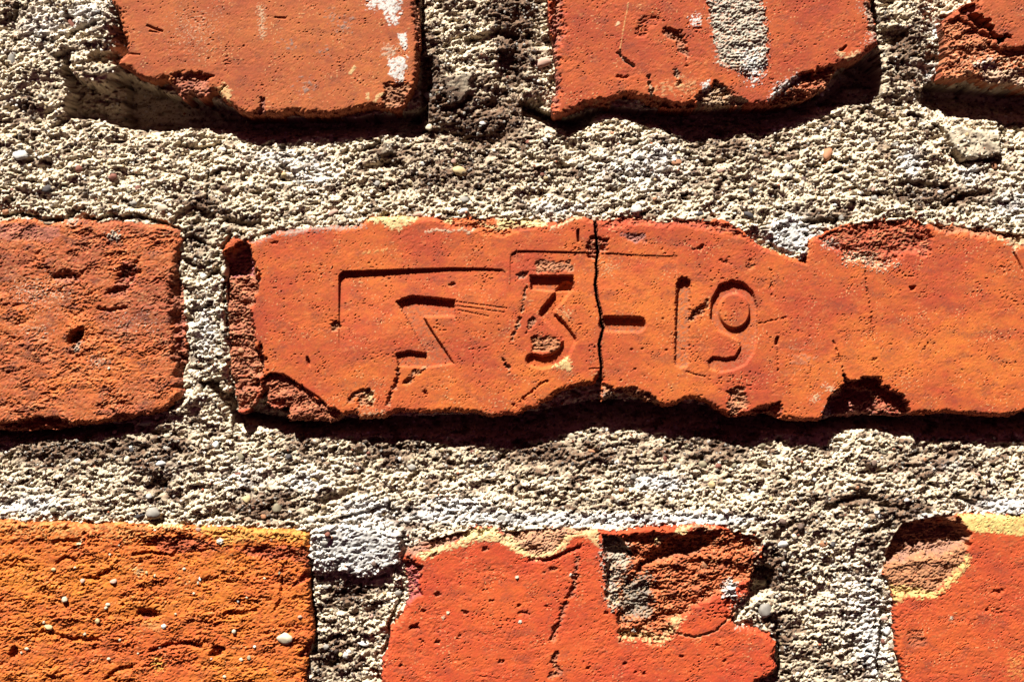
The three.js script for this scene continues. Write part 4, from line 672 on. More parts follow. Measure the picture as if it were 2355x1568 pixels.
const ledges = [                                                   // raised flakes: height mm
  { s: new Poly(C(3, 1, [470, 290, 700, 240, 1000, 290, 1240, 320, 1235, 590, 1070, 630, 1040, 680, 940, 722, 860, 700, 800, 690, 740, 650, 660, 648, 560, 660, 470, 660])), d: 2.9, w: 5, white: 1 },
  { s: new Poly(C(0, 0, [680, 560, 760, 590, 820, 550, 950, 510, 1000, 480, 960, 610, 820, 640, 690, 640])), d: 1.2, w: 9, flat: 1 },
  { s: new Poly(C(0, 0, [560, 20, 900, 0, 1000, 200, 1040, 400, 900, 380, 700, 380, 620, 330])), d: 1.6, w: 26 },
  { s: new Poly(C(0, 3, [1560, 1020, 1900, 1060, 2080, 1080, 2100, 1160, 2095, 1300, 1900, 1340, 1760, 1340, 1660, 1240])), d: 2.6, w: 9, flat: 1 },
  { s: new Poly(C(0, 1, [1560, 620, 1860, 560, 1830, 740, 1760, 850, 1660, 885, 1600, 820])), d: 1.6, w: 9, flat: 1 },
  { s: new Poly(C(0, 1, [1080, 1150, 1170, 1160, 1200, 1290, 1020, 1320])), d: 2, w: 9, flat: 1 },
  { s: new Poly(C(1, 3, [0, 580, 300, 400, 420, 640, 430, 820, 200, 780, 0, 700])), d: 1.1, w: 16, white: 0.7 },
  { s: new Poly(C(1, 3, [900, 0, 960, 30, 1080, 90, 980, 90])), d: 1.4, w: 7, flat: 1 },
  { s: new Poly([...C(2, 0, [1530, 560, 1640, 480, 1660, 560, 1560, 680, 1400, 700, 1380, 650])]), d: 1.8, w: 9 },
];
// mortar darkened in patches, painted-in shade of holes mixed with dark grimy grains: x, y, rx, ry, strength
const shadeDirt = [[1185, 80, 50, 130, .8], [1120, 280, 110, 70, .75], [990, 180, 30, 130, .7], [1040, 210, 60, 45, .4], [900, 350, 70, 30, .45], [1040, 400, 160, 50, .4], [1290, 400, 60, 20, .4], [1690, 330, 140, 40, .45], [1640, 420, 120, 40, .25], [2090, 90, 50, 40, .7], [2110, 170, 70, 50, .4], [2010, 250, 60, 30, .4], [2120, 440, 120, 26, .4], [2220, 450, 110, 20, .4], [1900, 500, 60, 20, .45], [460, 470, 50, 40, .55], [450, 560, 40, 30, .5], [560, 510, 50, 20, .4], [1180, 20, 100, 20, .5],
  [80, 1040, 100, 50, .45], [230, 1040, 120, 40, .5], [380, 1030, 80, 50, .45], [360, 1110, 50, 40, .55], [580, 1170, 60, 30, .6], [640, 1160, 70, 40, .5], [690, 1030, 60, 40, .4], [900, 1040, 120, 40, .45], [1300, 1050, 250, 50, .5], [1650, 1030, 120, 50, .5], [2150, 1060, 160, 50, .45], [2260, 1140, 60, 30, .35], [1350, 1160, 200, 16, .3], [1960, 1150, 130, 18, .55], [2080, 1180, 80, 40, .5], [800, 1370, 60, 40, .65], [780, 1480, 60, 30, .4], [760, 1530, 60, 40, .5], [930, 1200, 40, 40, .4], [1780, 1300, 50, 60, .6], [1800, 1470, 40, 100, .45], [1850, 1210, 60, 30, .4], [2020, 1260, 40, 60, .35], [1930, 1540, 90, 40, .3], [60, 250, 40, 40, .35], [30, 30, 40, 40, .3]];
const lime = [[830, 1260, 110, 70, 1], [840, 1170, 60, 24, .7], [1050, 1165, 110, 24, .6], [1260, 1196, 240, 16, .9], [1520, 1112, 70, 22, .8], [1580, 1195, 180, 18, .6], [700, 1110, 60, 30, .5], [560, 1100, 60, 40, .35], [60, 1165, 90, 28, .6], [1830, 540, 60, 50, .8], [2340, 470, 70, 40, .5], [2100, 370, 30, 40, .7], [2240, 395, 30, 24, .7], [2320, 1165, 90, 20, .9], [1460, 390, 130, 60, .35], [1530, 350, 60, 30, .4], [1290, 480, 90, 16, .5], [640, 360, 90, 30, .4], [720, 400, 60, 40, .4], [90, 60, 60, 60, .4], [200, 30, 60, 40, .5], [2190, 60, 50, 24, .6], [2150, 150, 40, 30, .5], [400, 1080, 30, 20, .3], [1990, 1400, 80, 130, .35], [2010, 1500, 30, 70, .6], [470, 760, 36, 100, .4], [610, 310, 20, 10, .0], [1650, 1200, 60, 14, .5], [2130, 1190, 40, 12, .5], [980, 1190, 60, 16, .4], [2190, 1075, 50, 14, .4]];
const blob = (list, x, y) => { let s = 0; for (const b of list) { const dx = (x - b[0]) / b[2], dy = (y - b[1]) / b[3], q = dx * dx + dy * dy; if (q < 4) s += b[4] * Math.exp(-q * 1.3); } return s; };
const mort = { z: 0, shadeDirt: 0, lime: 0, flat: 0 };
function mortarAt(x, y) {
  let z = profile(x, y);
  const n1 = fbm(x / 70 + 3, y / 42 + 8, 4), n2 = fbm(x / 20 + 13, y / 11, 3), n3 = noise(x / 7 + 5, y / 5.5);
  let soft = 1, wh = 0;
  for (const f of ledges) { if (f.s.far(x, y, 6)) continue; const sd = f.s.sd(x, y) + 4 * noise(x / 9, y / 8 + 4) + 2 * noise(x / 4, y / 4); if (sd > 0) { const t = sstep(0, f.w, sd); z += f.d * t; if (f.flat) soft = Math.min(soft, 1 - 0.7 * t); if (f.white) wh = Math.max(wh, f.white * t); } }
  const limed = clamp(blob(lime, x, y) * (1 + 1.3 * n2) + 0.2 * wh, 0, 1);
  soft *= 1 - 0.55 * sstep(0.45, 0.9, limed);
  const wx = x + 9 * n2, wy = y + 7 * n1, paste = sstep(-0.30, 0.30, fbm(x / 64 + 90, y / 36, 3));
  const crust = 1.2 * lumps(wx / 31, wy / 18, 3) * paste + 0.8 * lumps(wx / 13, wy / 9.5, 40) * (0.35 + 0.65 * paste);
  const p1 = sstep(0.22, 0.5, fbm(wx / 30 + 60, wy / 15 + 2, 3)), p2 = sstep(0.3, 0.6, noise(wx / 13 + 6, wy / 7.5 + 2) + 0.3 * n1), p3 = sstep(0.35, 0.65, noise(x / 6.5 + 14, y / 4.6));
  z += soft * (1.8 * n1 + 1.5 * n2 * (0.4 + 0.6 * paste) + 0.35 * n3 + crust - 0.8 - 3.2 * p1 - 1.9 * p2 - (0.4 + 0.6 * paste) * p3);
  for (const f of hollows) { if (f.s.far(x, y, 6)) continue; const sd = f.s.sd(x, y) + 4.5 * noise(x / 10 + 7, y / 8) + 2.2 * noise(x / 4.5, y / 4 + 3); if (sd > 0) { const t = sstep(0, f.w, sd); z -= f.d * t; } }
  mort.z = Math.max(z, -27 + 0.8 * n2); mort.flat = 1 - soft;
  mort.shadeDirt = clamp((blob(shadeDirt, x, y) * (1.9 + 1.8 * n2 + 1.0 * n1) + 0.85 * sstep(0.02, 0.34, fbm(x / 42 + 31, y / 19, 4))) * (1 - 0.8 * limed), 0, 1);
  mort.lime = limed; mort.paste = paste;
}
// nearest brick: how far a point lies outside all of them (negative inside)
function outside(x, y) { let m = 1e9; for (const k of order) { const P = brickPoly[k]; if (P.far(x, y, 60)) continue; m = Math.min(m, -P.sd(x, y)); } return m; }

let mortar;
{
  const xs = lines(L + 40, R - 40, 0, W, 2.6), ys = lines(TOP + 20, BOT - 10, 0, H, 2.6), nx = xs.length, ny = ys.length, n = nx * ny;
  const OD = new Float32Array(n), id = new Int32Array(n).fill(-1), index = []; let cnt = 0;
  for (let j = 0; j < ny; j++) for (let i = 0; i < nx; i++) OD[j * nx + i] = outside(xs[i], ys[j]);
  for (let j = 0; j + 1 < ny; j++) for (let i = 0; i + 1 < nx; i++) {
    const a = j * nx + i, q = [a, a + 1, a + nx, a + nx + 1];
    if (Math.max(OD[q[0]], OD[q[1]], OD[q[2]], OD[q[3]]) < -26) continue;
    for (const v of q) if (id[v] < 0) id[v] = cnt++;
    index.push(id[q[0]], id[q[2]], id[q[1]], id[q[1]], id[q[2]], id[q[3]]);
  }
  const pos = new Float32Array(cnt * 3), col = new Float32Array(cnt * 3);
  for (let j = 0; j < ny; j++) for (let i = 0; i < nx; i++) {
    const a = j * nx + i, v = id[a]; if (v < 0) continue;
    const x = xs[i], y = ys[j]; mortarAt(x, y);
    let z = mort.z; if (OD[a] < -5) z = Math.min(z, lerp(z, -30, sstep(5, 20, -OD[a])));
    const t = 1 + 0.30 * noise(x / 4, y / 4) + 0.25 * fbm(x / 15, y / 12, 2) - 0.75 * sstep(0.28, 0.6, noise(x / 8 + 21, y / 5.5) + 0.35 * fbm(x / 40 + 8, y / 22, 2)), dk = mort.shadeDirt;
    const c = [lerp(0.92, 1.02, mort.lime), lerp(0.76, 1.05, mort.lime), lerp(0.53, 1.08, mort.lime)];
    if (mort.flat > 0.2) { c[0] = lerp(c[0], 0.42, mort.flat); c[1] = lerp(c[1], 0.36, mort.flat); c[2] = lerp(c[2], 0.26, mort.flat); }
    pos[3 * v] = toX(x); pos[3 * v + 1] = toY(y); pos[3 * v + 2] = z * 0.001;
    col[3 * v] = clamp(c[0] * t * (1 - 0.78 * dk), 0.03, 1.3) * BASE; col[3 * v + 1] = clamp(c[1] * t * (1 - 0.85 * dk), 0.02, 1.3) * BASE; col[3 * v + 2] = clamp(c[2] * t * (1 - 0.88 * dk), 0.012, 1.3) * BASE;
  }
  const geo = new THREE.BufferGeometry();
  geo.setAttribute('position', new THREE.BufferAttribute(pos, 3)); geo.setAttribute('color', new THREE.BufferAttribute(col, 3)); geo.setIndex(index); geo.computeVertexNormals();
  mortar = new THREE.Mesh(geo, matMortar); mortar.name = 'mortar'; mortar.userData = { label: 'cream sandy mortar with gravel, recessed below the bricks' };
  mortar.castShadow = mortar.receiveShadow = true; wall.add(mortar); tris += index.length / 3;
}
console.log('mortar', tris, Date.now() - T0);

// stones: a lumpy ball with a few flattened sides
function stone(seed, detail, lump) {
  const g = new THREE.IcosahedronGeometry(1, detail), p = g.attributes.position, r = rng(seed), cuts = [];
  for (let i = 0; i < 5; i++) { const v = new THREE.Vector3(r() - .5, r() - .5, r() - .5).normalize(); cuts.push([v, 0.62 + 0.3 * r()]); }
  const o = r() * 50, v = new THREE.Vector3();
  for (let i = 0; i < p.count; i++) {
    v.fromBufferAttribute(p, i);
    const f = 1 + lump * noise(v.x * 1.7 + o, v.y * 1.7 + v.z * 1.3);
    v.multiplyScalar(f);
    for (const [n, c] of cuts) { const d = v.dot(n); if (d > c) v.addScaledVector(n, (c - d) * 0.85); }
    p.setXYZ(i, v.x, v.y, v.z);
  }
  if (detail > 1) { // rounded: normals from position-welded neighbours
    const key = new Map(), nrm = new Float32Array(p.count * 3); g.computeVertexNormals(); const nn = g.attributes.normal;
    for (let i = 0; i < p.count; i++) { const k = [p.getX(i), p.getY(i), p.getZ(i)].map(c => Math.round(c * 1e4)).join(); if (!key.has(k)) key.set(k, [0, 0, 0, []]); const e = key.get(k); e[0] += nn.getX(i); e[1] += nn.getY(i); e[2] += nn.getZ(i); e[3].push(i); }
    for (const e of key.values()) { const l = Math.hypot(e[0], e[1], e[2]) || 1; for (const i of e[3]) { nrm[3 * i] = e[0] / l; nrm[3 * i + 1] = e[1] / l; nrm[3 * i + 2] = e[2] / l; } }
    g.setAttribute('normal', new THREE.BufferAttribute(nrm, 3));
  } else g.computeVertexNormals();
  return g;
}

// ---------------------------------------------------------------- pebbles one can pick out, each its own piece
const STN = { w: [0.86, 0.83, 0.76], c: [0.78, 0.67, 0.47], y: [0.66, 0.50, 0.24], o: [0.50, 0.22, 0.10], r: [0.26, 0.085, 0.05], b: [0.17, 0.10, 0.07], k: [0.06, 0.05, 0.05], g: [0.38, 0.35, 0.30], l: [0.34, 0.29, 0.18], p: [0.62, 0.38, 0.28] };
const stoneShapes = [1, 2, 3, 4, 5, 6].map(s => stone(s * 17, 2, 0.34));
const stoneMats = {}; for (const k in STN) stoneMats[k] = [0.88, 1, 1.1].map(f => new THREE.MeshStandardMaterial({ color: new THREE.Color().setRGB(...STN[k].map(c => Math.min(0.9, c * f) * BASE)), roughness: 0.8 }));
let pebbles = 0; const pr = rng(404);
function pebble(parent, [x, y], w, h, tone, z, turn = 0) {
  const m = new THREE.Mesh(stoneShapes[pebbles % 6], stoneMats[tone][pebbles % 3]);
  m.name = pebbles ? 'pebble_' + String(pebbles).padStart(3, '0') : 'pebble';
  const s = 0.27379 * U / 2 * 1.08;
  m.position.set(toX(x), toY(y), z * 0.001 + Math.min(w, h) * s * (parent === mortar ? -0.05 : 0.1));
  m.scale.set(w * s, h * s, Math.min(w, h) * s * 0.9);
  m.rotation.set(0.3 * (pr() - .5), 0.3 * (pr() - .5), turn);
  m.castShadow = m.receiveShadow = true; parent.add(m); pebbles++;
}
const inMortar = [
  [0, 0, 150, 1300, 135, 90, 'w'], [0, 0, 570, 175, 90, 100, 'r'], [0, 0, 555, 130, 50, 40, 'c'], [0, 0, 80, 490, 80, 120, 'g'], [0, 0, 930, 1480, 75, 60, 'r'], [0, 0, 640, 1410, 60, 60, 'r'], [0, 0, 1120, 1320, 40, 35, 'k'], [0, 0, 1840, 1240, 60, 45, 'w'], [0, 0, 570, 1390, 45, 50, 'c'], [0, 0, 1080, 1345, 32, 24, 'o'],
  [0, 1, 1700, 1310, 75, 90, 'r'], [0, 1, 1735, 1430, 110, 80, 'y'], [0, 1, 1925, 1020, 60, 40, 'w'], [0, 1, 1460, 770, 80, 60, 'g'], [0, 1, 1470, 1055, 60, 55, 'c'], [0, 1, 1680, 1345, 50, 40, 'p'], [0, 1, 240, 1455, 40, 40, 'y'], [0, 1, 510, 1300, 40, 50, 'b'], [0, 1, 365, 1520, 45, 50, 'g'], [0, 1, 1410, 330, 60, 110, 'w'],
  [0, 2, 1450, 1280, 55, 70, 'y'], [0, 2, 1440, 1350, 90, 45, 'o'], [0, 2, 920, 1335, 45, 40, 'w'], [0, 2, 320, 1165, 50, 40, 'w'], [0, 2, 895, 1110, 40, 30, 'o'], [0, 2, 1820, 1420, 70, 40, 'p'], [0, 2, 180, 1180, 40, 35, 'r'], [0, 2, 300, 1460, 40, 30, 'r'], [0, 2, 1390, 1230, 30, 40, 'c'], [0, 2, 300, 500, 150, 80, 'p'], [0, 2, 260, 680, 100, 90, 'p'], [0, 2, 1100, 1060, 55, 45, 'c'],
  [0, 3, 610, 1285, 80, 120, 'o'], [0, 3, 2030, 1380, 50, 60, 'o'], [0, 3, 280, 1400, 80, 90, 'w'], [0, 3, 530, 1150, 60, 60, 'c'], [0, 3, 455, 1105, 45, 55, 'b'], [0, 3, 205, 1140, 60, 50, 'b'], [0, 3, 600, 1070, 35, 35, 'w'], [0, 3, 1340, 1190, 50, 45, 'w'], [0, 3, 880, 920, 40, 35, 'c'], [0, 3, 1000, 1170, 70, 60, 'g'], [0, 3, 1190, 1200, 45, 40, 'g'],
  [1, 0, 1330, 395, 130, 85, 'c'], [1, 0, 375, 240, 100, 60, 'k'], [1, 0, 1130, 230, 60, 55, 'r'], [1, 0, 1050, 255, 60, 45, 'l'], [1, 0, 940, 280, 50, 45, 'g'], [1, 0, 160, 405, 40, 30, 'o'], [1, 0, 20, 430, 60, 50, 'o'], [1, 0, 970, 355, 30, 22, 'o'], [1, 0, 785, 320, 30, 25, 'o'], [1, 0, 1110, 360, 55, 50, 'g'], [1, 0, 1400, 455, 50, 35, 'w'], [1, 0, 1640, 430, 40, 40, 'c'], [1, 0, 1690, 975, 50, 50, 'w'], [1, 0, 85, 245, 35, 22, 'r'], [1, 0, 620, 260, 70, 40, 'c'],
  [1, 1, 1765, 428, 90, 50, 'w'], [1, 1, 1380, 450, 70, 45, 'p'], [1, 1, 650, 440, 110, 50, 'p'], [1, 1, 110, 420, 60, 70, 'g'], [1, 1, 1030, 190, 60, 50, 'g'], [1, 1, 800, 425, 70, 45, 'w'], [1, 1, 1385, 210, 40, 35, 'o'], [1, 1, 1565, 210, 50, 70, 'k'], [1, 1, 1770, 330, 80, 60, 'g'], [1, 1, 1110, 285, 50, 40, 'w'], [1, 1, 350, 500, 40, 40, 'w'],
  [1, 2, 1090, 410, 100, 65, 'w'], [1, 2, 1628, 450, 75, 45, 'k'], [1, 2, 2040, 458, 80, 45, 'k'], [1, 2, 1250, 322, 40, 30, 'o'], [1, 2, 865, 390, 50, 50, 'g'], [1, 2, 825, 420, 40, 60, 'g'], [1, 2, 2065, 250, 45, 50, 'k'], [1, 2, 1865, 415, 30, 30, 'w'], [1, 2, 300, 235, 32, 25, 'o'], [1, 2, 1850, 525, 70, 36, 'k'], [1, 2, 620, 40, 45, 35, 'g'],
  [1, 3, 210, 235, 55, 75, 'c'], [1, 3, 415, 145, 65, 50, 'b'], [1, 3, 665, 375, 40, 28, 'w'], [1, 3, 1010, 315, 60, 60, 'g'], [1, 3, 530, 527, 45, 30, 'c'], [1, 3, 985, 240, 30, 45, 'p'], [1, 3, 1760, 430, 55, 50, 'g'], [1, 3, 720, 480, 50, 50, 'g'], [1, 3, 1560, 265, 50, 40, 'w'],
  [2, 0, 1280, 1512, 105, 100, 'g'], [2, 0, 1150, 1535, 110, 60, 'k'], [2, 0, 2000, 1040, 75, 95, 'l'], [2, 0, 1795, 940, 60, 60, 'w'], [2, 0, 760, 1125, 75, 50, 'o'], [2, 0, 625, 1080, 60, 45, 'w'], [2, 0, 1340, 1095, 75, 45, 'w'], [2, 0, 1060, 965, 45, 35, 'w'], [2, 0, 1080, 985, 50, 40, 'k'], [2, 0, 2060, 1400, 70, 70, 'y'], [2, 0, 1800, 1210, 100, 80, 'r'], [2, 0, 1990, 1190, 60, 35, 'r'], [2, 0, 1050, 1065, 45, 60, 'c'], [2, 0, 1380, 865, 60, 40, 'c'], [2, 0, 1195, 755, 110, 45, 'g'], [2, 0, 925, 845, 40, 50, 'c'], [2, 0, 2095, 840, 80, 50, 'g'], [2, 0, 685, 1365, 30, 24, 'o'], [2, 0, 435, 1490, 50, 50, 'l'], [2, 0, 570, 1520, 60, 50, 'g'], [2, 0, 770, 1530, 45, 45, 'c'], [2, 0, 65, 1235, 35, 45, 'w'], [2, 0, 1240, 1370, 55, 40, 'w'], [2, 0, 20, 1390, 70, 60, 'c'], [2, 0, 245, 1420, 36, 50, 'k'], [2, 0, 1160, 1075, 26, 24, 'o'], [2, 0, 1830, 215, 36, 80, 'g'], [2, 0, 1380, 970, 60, 40, 'g'],
  [2, 1, 190, 1475, 85, 80, 'l'], [2, 1, 500, 1235, 80, 40, 'y'], [2, 1, 150, 1208, 45, 45, 'b'], [2, 1, 2012, 1203, 60, 50, 'w'], [2, 1, 1420, 1122, 55, 36, 'r'], [2, 1, 1320, 1135, 80, 55, 'g'], [2, 1, 460, 1470, 45, 40, 'w'], [2, 1, 1220, 1065, 35, 36, 'w'], [2, 1, 1205, 1165, 34, 40, 'w'], [2, 1, 280, 1045, 55, 50, 'k'], [2, 1, 335, 985, 70, 40, 'g'], [2, 1, 1790, 950, 36, 50, 'c'], [2, 1, 1835, 1005, 40, 30, 'r'], [2, 1, 955, 1015, 30, 26, 'r'], [2, 1, 1835, 1125, 40, 24, 'w'], [2, 1, 1770, 1080, 30, 36, 'c'], [2, 1, 75, 1545, 50, 40, 'o'], [2, 1, 740, 1160, 45, 45, 'g'], [2, 1, 870, 1140, 40, 36, 'w'], [2, 1, 2025, 1070, 60, 45, 'b'], [2, 1, 1955, 1115, 40, 36, 'k'], [2, 1, 1110, 1405, 50, 45, 'w'],
  [2, 2, 548, 872, 75, 55, 'c'], [2, 2, 1085, 1060, 65, 75, 'g'], [2, 2, 1345, 1072, 42, 70, 'r'], [2, 2, 1665, 1112, 72, 62, 'l'], [2, 2, 1798, 1122, 48, 45, 'r'], [2, 2, 855, 1200, 50, 40, 'c'], [2, 2, 1735, 1280, 60, 60, 'y'], [2, 2, 970, 1325, 40, 30, 'o'], [2, 2, 935, 1095, 50, 36, 'w'], [2, 2, 725, 1003, 60, 32, 'o'], [2, 2, 570, 1050, 36, 50, 'r'], [2, 2, 560, 1108, 30, 36, 'k'], [2, 2, 1100, 905, 30, 36, 'c'], [2, 2, 1825, 915, 40, 45, 'l'], [2, 2, 1675, 905, 30, 26, 'o'], [2, 2, 1535, 955, 36, 45, 'l'], [2, 2, 670, 1395, 60, 36, 'g'], [2, 2, 380, 1230, 60, 50, 'g'], [2, 2, 2085, 1365, 45, 50, 'w'], [2, 2, 2050, 1325, 26, 26, 'w'], [2, 2, 1070, 1210, 60, 50, 'g'], [2, 2, 1510, 1250, 36, 30, 'p'], [2, 2, 2170, 950, 70, 60, 'l'], [2, 2, 1930, 1120, 40, 45, 'l'], [2, 2, 1450, 1125, 45, 40, 'g'],
  [2, 3, 1000, 1100, 66, 58, 'b'], [2, 3, 1095, 1000, 75, 45, 'l'], [2, 3, 858, 1303, 36, 34, 'o'], [2, 3, 1272, 1405, 40, 34, 'w'], [2, 3, 1250, 1335, 36, 32, 'w'], [2, 3, 1255, 1135, 32, 28, 'w'], [2, 3, 1752, 1062, 18, 36, 'w'], [2, 3, 1445, 1070, 32, 30, 'o'], [2, 3, 1490, 1070, 30, 30, 'c'], [2, 3, 2035, 995, 36, 34, 'c'], [2, 3, 1190, 1170, 36, 30, 'p'], [2, 3, 1885, 1195, 55, 30, 'p'], [2, 3, 2150, 1235, 75, 32, 'y'], [2, 3, 1995, 1255, 45, 45, 'w'], [2, 3, 480, 1325, 48, 44, 'g'], [2, 3, 750, 1330, 60, 40, 'w'], [2, 3, 510, 1240, 36, 40, 'w'], [2, 3, 130, 1400, 34, 40, 'y'], [2, 3, 395, 1405, 40, 34, 'y'], [2, 3, 1100, 805, 36, 30, 'l'], [2, 3, 1050, 890, 45, 40, 'l'], [2, 3, 1750, 1330, 70, 36, 'c'], [2, 3, 1020, 1510, 50, 32, 'w'], [2, 3, 1040, 1540, 40, 36, 'w'], [2, 3, 445, 1145, 26, 26, 'o'], [2, 3, 1930, 860, 40, 34, 'l'],
  [3, 1, 1160, 910, 100, 62, 'w'], [3, 1, 1185, 985, 50, 40, 'y'], [3, 1, 725, 1355, 40, 44, 'y'], [3, 1, 600, 1288, 55, 45, 'g'], [3, 1, 915, 1265, 105, 48, 'w'], [3, 1, 1090, 1150, 62, 36, 'w'], [3, 1, 770, 1360, 60, 60, 'w'], [3, 1, 790, 1330, 40, 40, 'w'], [3, 1, 980, 1035, 45, 40, 'p'], [3, 1, 598, 402, 62, 52, 'g'], [3, 1, 625, 325, 48, 40, 'r'], [3, 1, 655, 352, 28, 22, 'o'], [3, 1, 775, 598, 34, 32, 'o'], [3, 1, 1012, 578, 36, 48, 'b'], [3, 1, 685, 625, 55, 40, 'g'], [3, 1, 990, 148, 40, 40, 'b'], [3, 1, 1090, 158, 40, 50, 'y'], [3, 1, 1285, 212, 70, 50, 'w'], [3, 1, 1210, 835, 60, 50, 'g'], [3, 1, 1105, 925, 36, 50, 'k'], [3, 1, 715, 160, 40, 36, 'c'], [3, 1, 480, 215, 60, 60, 'w'], [3, 1, 1370, 200, 70, 50, 'b'], [3, 1, 2100, 200, 110, 60, 'g'], [3, 1, 600, 780, 50, 30, 'g'],
];
for (const [rw, cl, px, py, w, h, tone] of inMortar) { const p = C(rw, cl, [px, py]); mortarAt(p[0], p[1]); pebble(mortar, p, w, h, tone, mort.z, 0.8 * (pr() - .5)); }
const coarse = [[130, 130, 55, 45, 'b'], [215, 155, 50, 55, 'b'], [325, 240, 60, 50, 'o'], [370, 240, 40, 50, 'k'], [358, 290, 50, 45, 'y'], [385, 400, 50, 40, 'k'], [385, 345, 40, 36, 'g'], [530, 150, 40, 36, 'w'], [620, 600, 55, 45, 'p'], [635, 660, 60, 70, 'w'], [620, 710, 45, 40, 'r'], [655, 795, 50, 45, 'w'], [590, 820, 40, 40, 'o'], [545, 435, 40, 50, 'k'], [190, 685, 40, 30, 'b'], [40, 430, 70, 60, 'l'], [45, 560, 110, 100, 'g'], [130, 240, 90, 50, 'w'], [745, 875, 32, 30, 'w'], [715, 875, 34, 30, 'p'], [615, 880, 60, 40, 'b']];
for (const [px, py, w, h, tone] of coarse) { const p = C(3, 3, [px, py]); mortarAt(p[0], p[1]); pebble(mortar, p, w * 1.1, h * 1.1, tone, mort.z, 0.8 * (pr() - .5)); }
const inBricks = { F: [[690, 720, 42, 42, 'p'], [540, 875, 52, 46, 'c'], [447, 625, 40, 32, 'y'], [905, 918, 36, 30, 'c'], [887, 946, 30, 28, 'c'], [815, 1058, 40, 45, 'y'], [405, 1108, 75, 45, 'y'], [367, 1065, 24, 24, 'c'], [1373, 1103, 44, 42, 'w'], [1965, 1145, 32, 40, 'c'], [1625, 825, 26, 26, 'c'], [1995, 892, 24, 28, 'w'], [1675, 705, 20, 38, 'w'], [1660, 738, 20, 26, 'c'], [1545, 620, 28, 26, 'c'], [1337, 1280, 28, 26, 'c'], [1678, 1278, 36, 30, 'p'], [2022, 1382, 36, 36, 'c'], [2090, 1365, 36, 42, 'l'], [706, 1165, 28, 26, 'c'], [1002, 1215, 26, 24, 'c'], [910, 1375, 28, 26, 'c'], [1155, 1328, 22, 22, 'c'], [1472, 997, 20, 18, 'c'], [950, 725, 62, 40, 'p'], [175, 1322, 22, 20, 'c'], [222, 1290, 36, 28, 'c'], [630, 605, 18, 18, 'c'], [920, 498, 22, 22, 'c'], [995, 420, 20, 20, 'c'], [1770, 1375, 26, 24, 'p'], [2135, 1272, 22, 20, 'c'], [1885, 1525, 30, 28, 'c'], [1230, 650, 20, 28, 'y'], [1298, 675, 18, 28, 'c'], [2070, 860, 24, 22, 'c'], [1300, 292, 26, 20, 'c'], [1660, 288, 50, 30, 'p']].map(a => [0, ...a]).concat([[1, 265, 1205, 135, 92, 'c'], [1, 392, 1020, 34, 28, 'p'], [1, 215, 655, 26, 30, 'l'], [1, 90, 700, 24, 22, 'c'], [1, 8, 1272, 26, 24, 'w'], [1, 150, 375, 30, 25, 'o']]) };
for (const [cl, px, py, w, h, tone] of inBricks.F) { const p = C(3, cl, [px, py]); brickSurface('F', p[0], p[1], 60); pebble(bricks.F, p, w, h, tone, surf.z, 0.6 * (pr() - .5)); }
{ let p = C(3, 2, [955, 342]); brickSurface('G', p[0], p[1], 60); pebble(bricks.G, p, 62, 104, 'o', surf.z, 0.1);
  p = C(2, 0, [2005, 145]); brickSurface('E', p[0], p[1], 60); pebble(bricks.E, p, 50, 48, 'o', surf.z);
  p = C(2, 0, [910, 295]); brickSurface('D', p[0], p[1], 60); pebble(bricks.D, p, 26, 26, 'c', surf.z); }

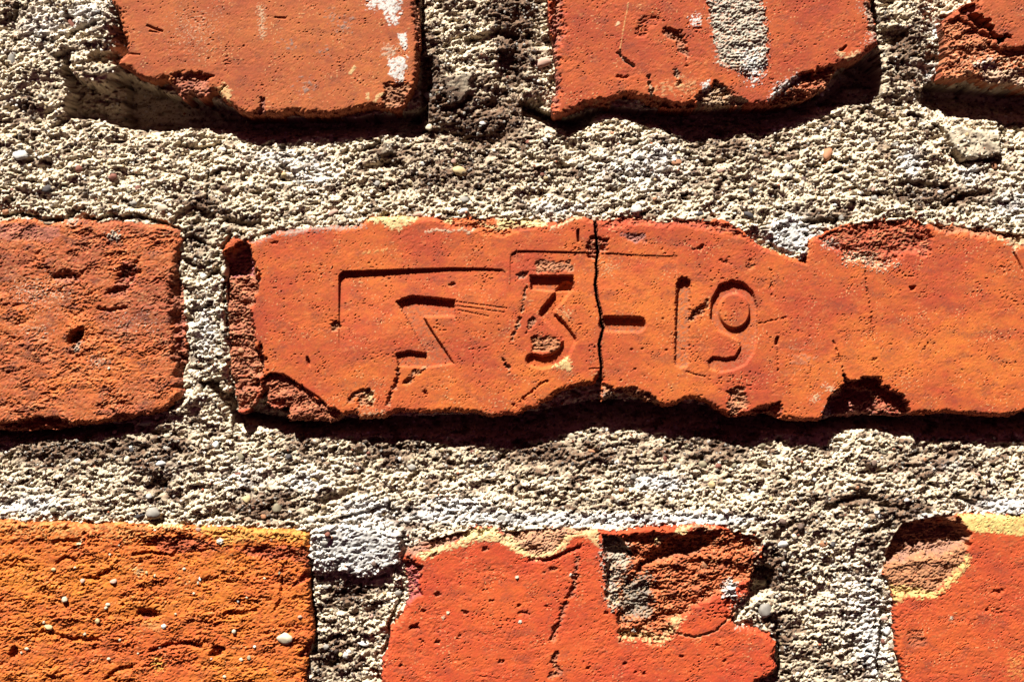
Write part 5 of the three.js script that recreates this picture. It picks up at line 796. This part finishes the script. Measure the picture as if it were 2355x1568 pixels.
// ---------------------------------------------------------------- sand: too many to count
const sandMat = new THREE.MeshStandardMaterial({ roughness: 0.85 });
{
  const shapes = [101, 202, 303, 404, 505].map((s, i) => stone(s, i < 2 ? 2 : 1, 0.3)), lists = shapes.map(() => []), r = rng(99), SP = 5.2, c = new THREE.Color();
  for (let y = -190; y < 1640; y += SP) for (let x = -200; x < 2560; x += SP) {
    const px = x + (r() - .5) * SP * 1.5, py = y + (r() - .5) * SP * 1.5, a = r(), b = r(), t = r(), sh = Math.floor(r() * shapes.length), e1 = r(), e2 = r(), e3 = r(), tn = r();
    const o = outside(px, py); if (o < 1.5 - 4 * noise(px / 9, py / 9)) continue;
    mortarAt(px, py);
    if (mort.flat > 0.3 && a < 0.75) continue;
    if (mort.z < -10 && a < 0.6) continue;
    if (mort.lime > 0.6 && a < 0.5) continue;
    if (a < 0.5 * (1 - mort.paste)) continue;
    let s = (0.16 + 0.42 * b * b * b * b + (tn > 0.985 ? 0.34 : 0)) * (mort.lime > 0.6 ? 0.8 : 1);
    const dk = mort.shadeDirt;
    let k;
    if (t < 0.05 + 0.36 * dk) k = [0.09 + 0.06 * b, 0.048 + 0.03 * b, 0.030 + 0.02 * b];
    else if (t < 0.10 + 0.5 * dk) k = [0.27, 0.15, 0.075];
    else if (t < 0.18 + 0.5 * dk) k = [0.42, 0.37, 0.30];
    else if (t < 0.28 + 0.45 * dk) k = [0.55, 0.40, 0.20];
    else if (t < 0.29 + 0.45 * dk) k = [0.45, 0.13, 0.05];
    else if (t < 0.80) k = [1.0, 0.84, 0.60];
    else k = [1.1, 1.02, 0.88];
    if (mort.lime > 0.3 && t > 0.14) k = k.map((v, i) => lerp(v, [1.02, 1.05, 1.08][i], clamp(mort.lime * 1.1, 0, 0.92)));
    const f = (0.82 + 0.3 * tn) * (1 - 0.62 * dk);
    lists[sh].push([px, py, mort.z + s * (0.3 * e3 - 0.1), s, 0.75 + 0.5 * e1, 0.75 + 0.5 * e2, a * 6.28, k.map(v => Math.min(1.3, v * f) * BASE)]);
  }
  const M = new THREE.Matrix4(), Q = new THREE.Quaternion(), E = new THREE.Euler(); let total = 0;
  lists.forEach((list, i) => {
    const im = new THREE.InstancedMesh(shapes[i], sandMat, list.length);
    list.forEach(([x, y, z, s, sx, sy, a, k], j) => {
      Q.setFromEuler(E.set(a, a * 2.3, a * 3.7));
      M.compose(new THREE.Vector3(toX(x), toY(y), z * 0.001), Q, new THREE.Vector3(s * sx * 0.001, s * sy * 0.001, s * 0.001));
      im.setMatrixAt(j, M); im.setColorAt(j, c.setRGB(k[0], k[1], k[2]));
    });
    im.name = i ? 'sand_' + String(i).padStart(3, '0') : 'sand'; im.userData = { kind: 'stuff' };
    im.castShadow = im.receiveShadow = true; mortar.add(im); total += list.length;
  });
  console.log('sand', total, 'pebbles', pebbles, Date.now() - T0);
}

renderer.render(scene, camera);
